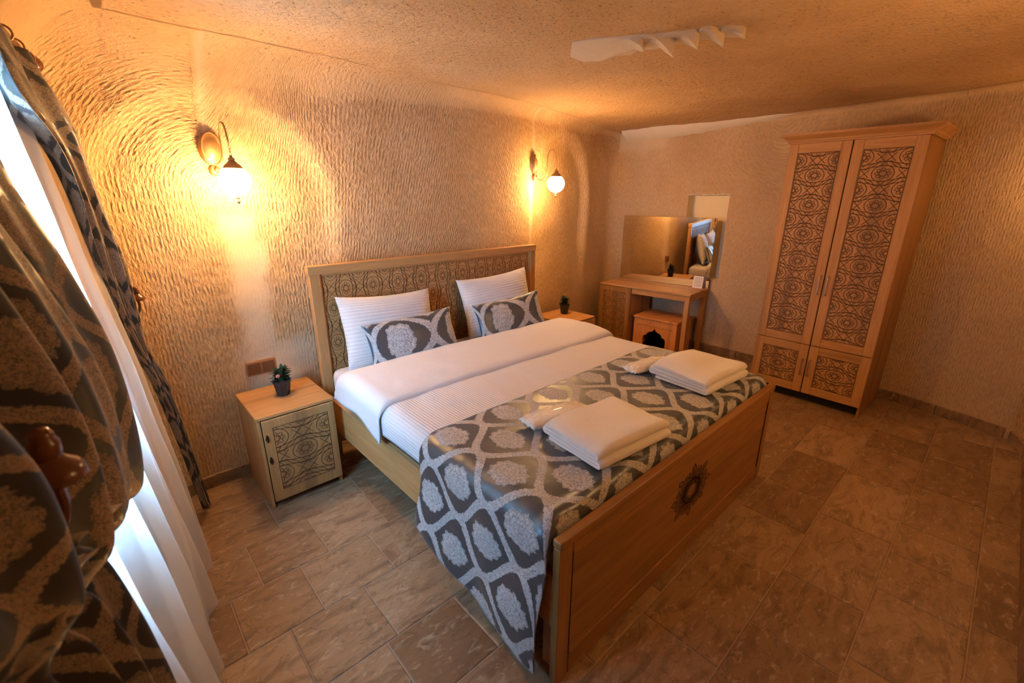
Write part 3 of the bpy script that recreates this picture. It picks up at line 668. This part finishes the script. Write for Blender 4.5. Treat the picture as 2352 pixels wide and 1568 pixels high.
# ------------------------------------------------------------------ towels and wrapped slippers
def towel(label, loc, rz, L, D, seed, hump):
    tk = .0225; path = []; R = tk*.49
    y0, y1 = -D/2, D/2
    def U(yc, zc, front):
        return [(yc+(-1 if front else 1)*R*math.sin(a), zc-R*math.cos(a)) for a in [PI*k/8 for k in range(1,8)]]
    zs_ = [tk*.5+k*2*R for k in range(4)]; N = 12
    path += [(lerp(y1-.03, y0, k/N), zs_[0]) for k in range(N+1)]; path += U(y0, zs_[0]+R, True)
    path += [(lerp(y0, y1, k/N), zs_[1]) for k in range(N+1)]; path += U(y1, zs_[1]+R, False)
    path += [(lerp(y1, y0+.012, k/N), zs_[2]) for k in range(N+1)]; path += U(y0+.012, zs_[2]+R, True)
    path += [(lerp(y0+.012, y1-.01, k/N), zs_[3]) for k in range(N+1)]
    m = len(path); NL = 26; vs = []
    for q in range(NL+1):
        x = -L/2+L*q/NL; ex = abs(2*q/NL-1)
        ring_a, ring_b = [], []
        for k, (y, z) in enumerate(path):
            a = Vector(path[max(0,k-1)]); b = Vector(path[min(m-1,k+1)]); d = (b-a).normalized(); n = Vector((-d.y, d.x))
            ht = tk*.57*(1-.5*sst(.86,1.,ex)**2); ft = z/zs_[3]
            dz = -z*.20*ex**6+ft*(.008*nz(x*6+seed, y*7, 2)+hump*math.exp(-((x+.08)/.16)**2-((y-.06)/.12)**2)); dx = .006*nz(y*9+seed, z*60, 1)*(1 if x > 0 else -1)
            ring_a.append((x+dx, y+n.x*ht, z+n.y*ht+dz)); ring_b.append((x+dx, y-n.x*ht, z-n.y*ht+dz))
        vs += ring_a+ring_b[::-1]
    P = 2*m; mb = MB(); mb.add(vs, [(q*P+k, q*P+(k+1)%P, (q+1)*P+(k+1)%P, (q+1)*P+k) for q in range(NL) for k in range(P)])
    caps = []
    for q in (0, NL):
        for k in range(m-1):
            f = (q*P+k, q*P+k+1, q*P+P-2-k, q*P+P-1-k); caps.append(f[::-1] if q else f)
    mb.f += caps
    o = mb.build('folded_towel', M['terry'], smooth=60); o.location = loc; o.rotation_euler = (0,0,math.radians(rz)); return tag(o, label, 'towel', 'folded towels')
towel('white folded bath towel on the runner, nearer the window', (.60, .262, .719), -6, .46, .32, 3, 0.)
towel('white folded bath towel with humped top, nearer the wardrobe', (1.60, .318, .719), -4, .47, .34, 8, .045)
p1 = pillow('slipper_packet', M['plastic_wrap'], .36, .125, .062, seed=21, pinch=.04, wr_=1.5, n=20); place(p1, (.545, .520, .748), -90, 0, -9); tag(p1, 'clear-wrapped slipper packet behind the towel nearer the window', 'packet', 'wrapped slipper packets')
p2 = pillow('slipper_packet', M['plastic_wrap'], .36, .125, .062, seed=25, pinch=.04, wr_=1.5, n=20); place(p2, (1.48, .590, .748), -90, 0, -9); tag(p2, 'clear-wrapped slipper packet behind the humped towel', 'packet', 'wrapped slipper packets')

# ------------------------------------------------------------------ nightstands and pot plants
def nightstand(loc, rz, label, flip):
    t = empty('nightstand', loc, rz, label=label, cat='nightstand', group='bedside cabinets')
    w, d, h = .423, .45, .589; s = -1 if flip else 1
    BOX('top_board', M['oak_x'], t, -.004, w+.004, -.006, d, h-.018, h); BOX('side_panel', M['oak_z'], t, 0, .018, 0, d, 0, h-.018); BOX('side_panel', M['oak_z'], t, w-.018, w, 0, d, .0, h-.018)
    BOX('back_panel', M['oak_z'], t, .018, w-.018, d-.012, d, .05, h-.018); BOX('bottom_board', M['oak_x'], t, .018, w-.018, .02, d-.012, .05, .068); BOX('kick_board', M['gap_shade'], t, .018, w-.018, .05, .06, .0, .05)
    dr = BOX('door', M['oak_z'], t, .020, w-.003, -.016, -.001, .045, h-.022); mb = MB(); pw, ph = .305, .40
    ribbons(mb, lattice(pw, ph, .30, .235, False, (0,.05)), .0034, .0014, lambda x, y, q: (w/2+.012*s+x, -.016-q, .315+y)); mb.build('carved_lattice', M['carving'], dr)
    hx = w-.035 if flip else .035
    for z in (h-.13, h-.27):
        hb_ = MB(); hb_.box(hx-.004, hx+.004, -.022, -.016, z-.022, z+.022); hb_.lathe([(.001,-.012),(.009,-.008),(.009,.008),(.001,.012)], 8, (hx,-.020,z)); hb_.build('hinge', M['hinge'], dr, smooth=True)
    return t
nightstand((-.480, 1.801, 0), math.radians(.2), 'wooden bedside cabinet with carved door, between bed and window curtain', False)
nightstand((2.270, 1.925, 0), math.radians(1), 'wooden bedside cabinet half hidden behind the bed, near the desk', True)
def plant(loc, rz, label, fl):
    t = empty('pot_plant', loc, rz, label=label, cat='plant', group='bedside pot plants')
    pot = MB().lathe([(.001,0),(.030,0),(.032,.004),(.042,.070),(.046,.072),(.046,.084),(.041,.084),(.038,.070),(.001,.068)], 8).build('pot', M['black_plastic'], t, smooth=30)
    MB().lathe([(.001,.066),(.038,.066),(.036,.071),(.001,.073)], 12).build('soil', M['soil'], t)
    mb = MB(); R_ = random.Random(fl+3)
    t.scale = (1.18,1.18,1.18)
    for k in range(110):
        a = R_.uniform(0,2*PI); e = R_.uniform(.15,1.45); b = Vector((.012*math.cos(a), .012*math.sin(a), .070+R_.uniform(0,.055))); d = Vector((math.cos(a)*math.cos(e), math.sin(a)*math.cos(e), math.sin(e)))
        l = R_.uniform(.032,.052); wd = Vector((-math.sin(a), math.cos(a), 0))*R_.uniform(.007,.012); mid = b+d*l*.5+Vector((0,0,.004)); tip = b+d*l-Vector((0,0,.006))
        mb.add([b, mid+wd, tip, mid-wd, mid+Vector((0,0,-.003))], [(0,1,4),(1,2,4),(2,3,4),(3,0,4)])
    tag(mb.build('foliage', M['leaf'], t), kind='stuff')
    if fl:
        mb = MB()
        for k in range(6):
            a = 2*PI*k/6; mb.lathe([(.001,-.003),(.006,0),(.001,.004)], 6, (-.030+.006*math.cos(a), -.026, .118+.006*math.sin(a)))
        mb.build('flower', M['flower'], t, smooth=True)
    return t
plant((-.262, 2.045, .589), .3, 'small plant with a pink bloom in black pot, on cabinet by window', 1)
plant((2.548, 2.215, .589), 1.3, 'small leafy plant in black pot, behind the bed near the desk', 0)

# ------------------------------------------------------------------ wardrobe
wd = empty('wardrobe', (3.439, -.247, 0), math.radians(-1.898), label='tall wooden wardrobe with four carved lattice doors', cat='wardrobe')
w, d, h, sp, wb = .878, .60, 2.171, .532, .093
BOX('side_panel', M['oak_dark_z'], wd, 0.004, d, 0, .02, 0, h); BOX('side_panel', M['oak_dark_z'], wd, 0.004, d, w-.02, w, 0, h); BOX('back_panel', M['oak_dark_z'], wd, d-.012, d, .02, w-.02, .05, h)
BOX('bottom_board', M['oak_y'], wd, .03, d-.012, .02, w-.02, wb, wb+.02); BOX('kick_board', M['gap_shade'], wd, .07, .082, .02, w-.02, 0, wb); BOX('top_board', M['oak_y'], wd, .01, d, 0, w, h-.02, h); BOX('middle_board', M['oak_y'], wd, .03, d-.012, .02, w-.02, sp-.01, sp+.01)
BOX('door_gap_shade', M['gap_shade'], wd, .022, .026, .02, w-.02, wb+.02, h-.02, 0)  # added dark sheet: paints the shade seen between the doors
prof = [(.0,.0),(-.012,.0),(-.014,.012),(-.020,.014),(-.024,.026),(-.042,.044),(-.060,.054),(-.064,.058),(-.064,.072),(.0,.072)]
mb = MB(); vs = []; n = len(prof)
for cx, cy, mx, my in ((d,0,0,1),(0,0,1,1),(0,w,1,-1),(d,w,0,-1)):
    for a, b in prof: vs.append((cx+(a if mx else 0), cy+a*my, h-.012+b))
mb.add(vs, [(c_*n+k, c_*n+k+1, (c_+1)*n+k+1, (c_+1)*n+k) for c_ in range(3) for k in range(n-1)]); mb.box(.0,d,0,w,h+.050,h+.060); mb.build('cornice', M['oak_y'], wd, smooth=25)
def wdoor(y0, y1, z0, z1, handle_left, cells):
    dr = MB(); fw = .068; x0 = -.018
    o = MB().box(x0+.006, .002, y0+.01, y1-.01, z0+.01, z1-.01).build('door', M['oak_z'], wd); st = []
    for a, b, c_, e, mt in ((y0,y0+fw,z0,z1,'oak_z'),(y1-fw,y1,z0,z1,'oak_z'),(y0+fw,y1-fw,z0,z0+fw,'oak_y'),(y0+fw,y1-fw,z1-fw,z1,'oak_y')):
        BOX('door_frame', M[mt], o, x0, .002, a, b, c_, e, .0025)
    pw, ph = y1-y0-2*fw-.012, z1-z0-2*fw-.012; mb = MB()
    ribbons(mb, lattice(pw, ph, pw*1.0, ph/cells, False, (0, .5 if cells > 2 else 0)), .0050, .0018, lambda x, y, q: (x0+.006-q, (y0+y1)/2-x, (z0+z1)/2+y)); mb.build('carved_lattice', M['carving'], o)
    hy = y1-.025 if handle_left else y0+.025; hz = lerp(z0, z1, .32) if z1 > 1 else (z0+z1)/2+.02; L = .16 if z1 > 1 else .15
    hm = MB(); hm.box(x0-.026, x0-.020, hy-.006, hy+.006, hz-L/2, hz+L/2); hm.box(x0-.021, x0, hy-.005, hy+.005, hz-L/2, hz-L/2+.012); hm.box(x0-.021, x0, hy-.005, hy+.005, hz+L/2-.012, hz+L/2); hm.build('handle', M['handle_metal'], o, bevel=.002)
for y0, y1, hl in ((.003, w/2-.004, True), (w/2+.004, w-.003, False)):
    wdoor(y0, y1, sp+.003, h-.014, hl, 6.5); wdoor(y0, y1, wb+.002, sp-.003, hl, 1.35)

# ------------------------------------------------------------------ desk, mirror, box, card
dk = empty('writing_desk', (3.654, 1.408, 0), math.radians(4.172), label='light wooden writing desk with a carved cabinet at one end', cat='desk')
w, d, h = 1.129, .515, .75
BOX('top_board', M['oak_y'], dk, 0, d*.55, 0, w, h-.024, h, .004); BOX('top_board', M['oak_y'], dk, d*.55+.001, d, 0, w, h-.024, h, .004)
BOX('leg', M['oak_z'], dk, .012, .062, .012, .062, 0, h-.024); BOX('leg', M['oak_z'], dk, d-.062, d-.012, .012, .062, 0, h-.024)
BOX('apron', M['oak_y'], dk, .016, .036, .062, .70, h-.085, h-.024); BOX('side_apron', M['oak_x'], dk, .062, d-.062, .016, .036, h-.085, h-.024); BOX('back_apron', M['oak_y'], dk, d-.036, d-.016, .062, .70, h-.085, h-.024)
BOX('cabinet_side', M['oak_z'], dk, .01, d-.01, .70, .718, .05, h-.024); BOX('cabinet_side', M['oak_z'], dk, .01, d-.01, w-.018, w, .05, h-.024); BOX('cabinet_back', M['oak_z'], dk, d-.024, d-.01, .718, w-.018, .05, h-.024); BOX('cabinet_bottom', M['oak_y'], dk, .02, d-.024, .718, w-.018, .05, .07); BOX('kick_board', M['gap_shade'], dk, .05, .07, .70, w, 0, .05)
dr = BOX('cabinet_door', M['oak_dark_z'], dk, -.006, .010, .703, w-.003, .055, h-.028)
mb = MB(); ribbons(mb, lattice(.30, .54, .29, .23, False, (0,0)), .0042, .0016, lambda x, y, q: (-.006-q, .70+.213-x, .395+y)); mb.build('carved_lattice', M['carving'], dr)
mr = empty('wall_mirror', (3.654+.005, 1.408-.04, .752), math.radians(8.2), label='wide frameless mirror standing on the desk against the wall', cat='mirror')
BOX('mirror_backing', M['mirror_edge'], mr, d-.008, d, .012, w-.012, 0, .775, 0); MB().box(d-.0115, d-.0085, .014, w-.014, .002, .773).build('mirror_glass', M['mirror'], mr)
bx_ = empty('fridge_box', (3.654, 1.408, 0), math.radians(4.172), label='orange wooden box with an arched cut-out under the desk', cat='box')
bx0, bx1, by0, by1, bh = .02, .43, .115, .640, .415
BOX('lid', M['orange_wood'], bx_, bx0-.012, bx1, by0-.012, by1+.012, bh-.022, bh, .004); BOX('side_panel', M['orange_wood'], bx_, bx0+.01, bx1-.01, by0, by0+.016, 0, bh-.022); BOX('side_panel', M['orange_wood'], bx_, bx0+.01, bx1-.01, by1-.016, by1, 0, bh-.022); BOX('back_panel', M['gap_shade'], bx_, bx1-.024, bx1-.012, by0+.016, by1-.016, 0.02, bh-.022)
BOX('floor_board', M['gap_shade'], bx_, bx0+.03, bx1-.024, by0+.016, by1-.016, 0.01, .02, 0); BOX('front_frame', M['orange_wood'], bx_, bx0, bx0+.02, by0, by0+.045, 0, bh-.022); BOX('front_frame', M['orange_wood'], bx_, bx0, bx0+.02, by1-.045, by1, 0, bh-.022); BOX('front_frame', M['orange_wood'], bx_, bx0, bx0+.02, by0+.045, by1-.045, bh-.10, bh-.022)
# front board with ogee arch cut-out: two mirrored halves
yc = (by0+by1)/2; ogee = [(0,.300),(.012,.272),(.030,.255),(.065,.245),(.090,.225),(.092,.205),(.125,.195),(.140,.170),(.138,.10),(.138,.02)]
for s in (1,-1):
    hwid = (by1-by0)/2-.045; ou = [(y*s+yc, z) for y, z in ogee]+[(yc+s*hwid,.02),(yc+s*hwid, bh-.10),(yc, bh-.10)]
    if s < 0: ou = ou[::-1]
    mb = MB(); n = len(ou); mb.add([(bx0+.006, y, z) for y, z in ou]+[(bx0+.018, y, z) for y, z in ou], [tuple(range(n-1,-1,-1)), tuple(range(n,2*n))]+[(k,(k+1)%n,n+(k+1)%n,n+k) for k in range(n)]); mb.build('front_board', M['orange_wood'], bx_)
cd_ = empty('info_card', (4.075, 1.545, .7505), math.radians(4.172+4), label='small printed card standing on the desk in front of the mirror', cat='card')
mb = MB(); mb.add([(0,-.055,0),(0,.055,0),(.022,.055,.135),(.022,-.055,.135),(.002,-.055,0),(.002,.055,0),(.024,.055,.135),(.024,-.055,.135)], [(3,2,1,0),(4,5,6,7),(0,1,5,4),(2,3,7,6),(1,2,6,5),(3,0,4,7)]); mb.build('card', M['paper'], cd_)
mb = MB()
def ink(y0, y1, z0, z1):
    f = lambda z: -.0006+z*.022/.135
    mb.add([(f(z0),y0,z0),(f(z0),y1,z0),(f(z1),y1,z1),(f(z1),y0,z1)], [(0,1,2,3)])
for y, z, s_ in ((.030,.108,.010),(.012,.106,.012),(-.008,.106,.012),(-.032,.108,.009)):
    ink(y-.006, y+.006, z-s_, z-s_+.004); ink(y-.006, y+.006, z+s_-.004, z+s_); ink(y-.006, y-.003, z-s_, z+s_)
rr = random.Random(5)
for z in (.082,.074,.060,.052,.038,.030,.022):
    y = -.042
    while y < .036:
        l = rr.uniform(.006,.016); ink(y, min(.042,y+l), z, z+.0035); y += l+.004
mb.build('printed_lines', M['ink'], cd_)

# ------------------------------------------------------------------ sockets
def socket(loc, rz, label, width=.168):
    t = empty('wall_socket', loc, rz, label=label, cat='socket', group='brown wall sockets'); a = width/2
    BOX('surround', M['socket_surround'], t, -a, a, -.012, .03, -.046, .046, .004)
    for k, x in enumerate((-.041, .041) if width > .12 else (0,)):
        pl = BOX('plate', M['socket_brown'], t, x-.036, x+.036, -.017, -.012, -.036, .036, .003)
        if k == 0:
            Mx = Matrix.Rotation(PI/2, 4, 'X'); ring = MB().lathe([(.020,.0),(.026,.0),(.026,.004),(.020,.004)], 20, (x,-.0165,0), M=Mx).build('socket_ring', M['socket_brown'], pl, smooth=True)
            MB().lathe([(.001,0),(.020,0),(.020,.001),(.001,.001)], 20, (x,-.0165,0), M=Mx).build('socket_well', M['socket_dark'], pl)
            pn = MB()
            for q in (-.009,.009): pn.lathe([(.001,0),(.0035,0),(.0035,.003),(.001,.003)], 8, (x+q,-.0166,0), M=Mx)
            pn.build('pin_hole', M['black_plastic'], pl)
    return t
def wall_at(x, z): # the displaced back wall surface at (x, z)
    j = min(JZ(z), NW-1); i = min((i for i in range(NP) if SIDE[i] == 'back'), key=lambda i: abs(PATH[i].x-x)); return V3[j*NP+i].y, math.atan2(-NRM[i].x, -NRM[i].y)
y_, a_ = wall_at(-.305, .71); socket((-.305, y_-.004, .708), 0, 'brown double wall socket above the cabinet by the window')
y_, a_ = wall_at(2.21, .80); socket((2.20, y_-.006, .805), -a_*.5, 'dark wall socket just beside the headboard, near the desk', .092)

# ------------------------------------------------------------------ sconces
def catmull(P, n=8):
    P = [Vector(p) for p in P]; out = []
    for i in range(len(P)-1):
        p0, p1, p2, p3 = P[max(0,i-1)], P[i], P[i+1], P[min(len(P)-1,i+2)]
        for k in range(n):
            t_ = k/n; out.append(.5*((2*p1)+(p2-p0)*t_+(2*p0-5*p1+4*p2-p3)*t_*t_+(3*p1-p0-3*p2+p3)*t_**3))
    return out+[P[-1]]
def sconce(loc, rz, label, glass='lamp_glass'):
    t = empty('wall_sconce', loc, rz, label=label, cat='wall lamp', group='mosaic globe wall sconces'); B = M['brass']
    Mx = Matrix.Rotation(-PI/2, 4, 'X')    # lathe axis to +y (out of the wall)
    MB().lathe([(.001,-.03),(.058,-.03),(.060,.004),(.054,.010),(.046,.008),(.040,.014),(.030,.024),(.001,.028)], 28, (0,0,.02), sy=1.45, M=Mx).build('back_plate', B, t, smooth=50)
    MB().lathe([(.001,-.03),(.026,-.03),(.027,.006),(.018,.014),(.001,.018)], 18, (0,0,-.092), sy=1.1, M=Mx).build('scroll_plate', B, t, smooth=50)
    MB().lathe([(.001,-.01),(.010,-.008),(.014,.004),(.006,.016),(.001,.020)], 12, (0,.022,-.092)).build('scroll_knob', B, t, smooth=True)
    MB().tube([(.052*math.sin(a), .012, .02+.083*math.cos(a)) for a in [2*PI*k/28 for k in range(28)]], .0045, 6, True).build('plate_rim', B, t, smooth=True)
    arm = catmull([(0,.01,-.070),(0,.035,-.105),(0,.07,-.118),(0,.105,-.09),(0,.118,-.03),(0,.12,.04),(0,.125,.095),(0,.145,.135),(0,.172,.140),(0,.192,.112),(0,.200,.070),(0,.204,.045)])
    MB().tube(arm, .0048, 8).build('arm', B, t, smooth=True)
    for k in range(4):
        zc = .036-.0165*k; pts_ = []
        for q in range(14):
            a = 2*PI*q/14; u_, v_ = .0055*math.cos(a), .0115*math.sin(a); pts_.append((u_, .205, zc+v_) if k % 2 else (0, .205+u_, zc+v_))
        MB().tube(pts_, .0017, 5, True).build('chain_link', B, t, smooth=True)
    MB().lathe([(.001,-.020),(.006,-.022),(.009,-.032),(.016,-.036),(.017,-.045),(.014,-.048),(.026,-.060),(.038,-.070),(.046,-.082),(.050,-.086),(.050,-.094),(.001,-.094)][::-1], 24, (0,.205,0)).build('cap', B, t, smooth=40)
    n = 14; R = .080; a0 = .67
    pr_ = [(R*math.sin(a), R*math.cos(a)*.97) for a in [lerp(PI-.05, a0, k/n) for k in range(n+1)]]
    g = MB().lathe(pr_, 28).build('glass_globe', M[glass], t, smooth=True, loc=(0,.205,-.150)); g['label'] = 'glowing mosaic glass globe'
    MB().lathe([(.001,-.275),(.004,-.268),(.009,-.258),(.005,-.246),(.010,-.238),(.007,-.230),(.001,-.226)], 12, (0,.205,0)).build('drop_finial', B, t, smooth=True)
    return t
y_, _ = wall_at(-.344, 1.99); sconce((-.344, y_-.012, 1.985), PI+math.atan2(.048, .2), 'lit globe wall sconce above the cabinet by the window')
y_, _ = wall_at(2.24, 2.0); sconce((2.232, y_-.012, 2.015), PI+math.atan2(.125, .2), 'lit globe wall sconce between headboard and desk corner')
x_ = wall_x(-1.02, 'right'); sconce((x_-.015, -1.02, 2.03), PI/2+.25, 'dimly lit globe wall sconce beyond the wardrobe, outside the view', 'lamp_glass_dim')

sconce((1.45, -1.175, 2.03), 0, 'lit globe wall sconce on the wall opposite the bed, outside the view', 'lamp_glass_soft')

# ------------------------------------------------------------------ curtains
def off(y, o, z): return Vector((-.985+o+.11*y, y, z))
def panel(name, mat, rows_, nf, amp, nu, nv, uw, ph=0., seed=0, th=.0, ampf=None, uvoff=(0,0)):
    """rows_: (left edge, right edge) points from the rod down; cloth with nf folds across"""
    n = len(rows_); Ls = catmull([r[0] for r in rows_], 10); Rs = catmull([r[1] for r in rows_], 10); m = len(Ls); cum = [0.]
    for a in range(1, m): cum.append(cum[-1]+((Ls[a]-Ls[a-1]).length+(Rs[a]-Rs[a-1]).length)/2)
    def pick(A, s):
        for k in range(m-1):
            if s <= cum[k+1] or k == m-2:
                f = (s-cum[k])/max(1e-6, cum[k+1]-cum[k]); return A[k].lerp(A[k+1], min(1, f))
    def fn(u, v):
        s = v*cum[-1]; a, b = pick(Ls, s), pick(Rs, s); P = a.lerp(b, u); wdt = (b-a).length; am = amp*min(1., .35+wdt*1.1)*(ampf(v) if ampf else 1)
        am *= 1-u**8*.95; P.x += am*math.sin(2*PI*nf*u+ph+1.3*nz(u*3+seed, v*2, 1)+.5*math.sin(v*3))+am*.35*math.sin(2*PI*nf*2.3*u+2+v*2)
        P.x += .25*am*nz(u*9, v*7, seed); P.y += .3*am*math.cos(2*PI*nf*u+ph+1); return P
    mb = MB(); mb.grid(fn, nu, nv, lambda u, v: ((u-.5)*uw+uvoff[0], -v*cum[-1]+uvoff[1])); o = mb.build(name, mat, smooth=180)
    if th: md = o.modifiers.new('thickness', 'SOLIDIFY'); md.thickness = th; md.offset = 0
    return o
V = Vector
far = [(V((-1.06,1.12,2.245)),V((-.975,2.03,2.245))),(V((-1.045,1.22,2.05)),V((-.915,2.03,2.08))),(V((-.985,1.58,1.93)),V((-.895,2.02,1.90))),(V((-.958,1.70,1.77)),V((-.878,2.02,1.66))),(V((-.955,1.76,1.57)),V((-.85,2.02,1.45))),(V((-.93,1.85,1.26)),V((-.848,2.02,1.22))),(V((-.885,1.90,1.02)),V((-.855,2.03,1.05))),(V((-.855,1.92,.85)),V((-.805,2.05,.83))),(V((-.815,1.95,.58)),V((-.785,2.05,.45))),(V((-.79,1.96,.28)),V((-.768,2.06,.15))),(V((-.775,1.97,.06)),V((-.755,2.07,.03)))]
tag(panel('drape', M['damask_curtain'], far, 3.2, .030, 90, 150, 1.0, 1.0, 3, .003), 'damask drape at the far side of the window, beside the rock wall', 'curtain', 'damask drapes')
nearp = [(V((-1.25,-.55,2.245)),V((-1.07,1.02,2.245))),(V((-1.235,-.52,2.0)),V((-1.075,1.0,2.0))),(V((-1.225,-.48,1.80)),V((-1.075,.99,1.80))),(V((-1.205,-.40,1.58)),V((-1.02,1.0,1.58))),(V((-1.175,-.28,1.40)),V((-.975,1.01,1.34))),(V((-1.155,-.24,1.30)),V((-.965,.90,1.12))),(V((-1.14,-.22,1.25)),V((-.98,.76,.99))),(V((-1.135,-.21,1.22)),V((-1.02,.48,1.09))),(V((-1.13,-.20,1.19)),V((-1.07,.22,1.19))),(V((-1.13,-.20,1.10)),V((-1.055,.26,1.13))),(V((-1.135,-.24,.90)),V((-1.045,.30,1.00))),(V((-1.14,-.30,.50)),V((-1.04,.40,.60))),(V((-1.14,-.34,.04)),V((-1.035,.50,.04)))]
tag(panel('drape', M['damask_curtain'], nearp, 4.6, .054, 170, 200, 2.1, .4, 9, .003, lambda v: 1-.6*math.exp(-((v-.52)/.13)**2)), 'damask drape at the near side of the window, bunched over its holdback', 'curtain', 'damask drapes')
sh = [(V((-1.21,.05,2.235)),V((-1.00,1.95,2.235))),(V((-1.165,.05,1.7)),V((-.965,1.95,1.7))),(V((-1.105,.05,1.0)),V((-.895,1.95,1.0))),(V((-1.055,.05,.5)),V((-.855,1.95,.5))),(V((-1.025,.05,.02)),V((-.825,1.95,.02)))]
tag(panel('sheer_curtain', M['sheer'], sh, 6.5, .030, 220, 40, 2.5, .9, 5, 0, lambda v: .55+.6*v), 'white sheer curtain across the window, reaching the floor', 'curtain')
# rod with finial and rings
ra, rb_ = V((-1.25,-.75,2.275)), V((-.975,2.06,2.275))
rod = empty('curtain_rod', tuple(ra), 0, label='dark turned curtain rod above the window', cat='curtain rod')
rel = rb_-ra; MB().tube([V((0,0,0)), rel], .015, 12).build('pole', M['mahogany'], rod, smooth=True)
fd = rel.normalized(); Mr = fd.to_track_quat('Z','Y').to_matrix().to_4x4()
MB().lathe([(.001,-.005),(.018,0),(.022,.010),(.014,.020),(.026,.034),(.034,.055),(.028,.078),(.010,.092),(.001,.096)], 18, tuple(rel), M=Mr).build('finial', M['mahogany'], rod, smooth=True)
for k in range(16):
    q = rel*(.04+.94*k/15); e1 = V((fd.y,-fd.x,0)); MB().tube([q+e1*.024*math.cos(a)+V((0,0,1))*.024*math.sin(a) for a in [2*PI*m_/16 for m_ in range(16)]], .0035, 6, True).build('ring', M['brass'], rod, smooth=True)
for f in (.10, .97):
    q = rel*f; BOX('bracket', M['mahogany'], rod, q.x-.16, q.x, q.y-.01, q.y+.01, q.z-.03, q.z-.012)
# turned wooden holdbacks
def holdback(loc, label, s=1.):
    t = empty('curtain_holdback', loc, 0, label=label, cat='curtain holdback', group='turned wooden holdbacks')
    MB().lathe([(r*s, z*s) for r, z in [(.001,-.008),(.030,-.010),(.037,-.004),(.036,.006),(.030,.016),(.020,.024),(.016,.030),(.018,.036),(.018,.052),(.014,.058),(.015,.064),(.010,.072),(.001,.075)]], 24).build('knob', M['mahogany'], t, smooth=45)
    MB().tube(catmull([(0,0,-.008*s),(0,0,-.05*s),(-.015,0,-.085*s),(-.06,0,-.095*s),(-.25,0,-.095*s)], 6), .007*s, 8).build('arm', M['mahogany'], t, smooth=True)
    return t
holdback((-1.056, .135, 1.343), 'large dark turned holdback knob of the near drape', 1.1)
holdback((-.830, 2.13, 1.262), 'small dark turned holdback knob beyond the far drape', .85)
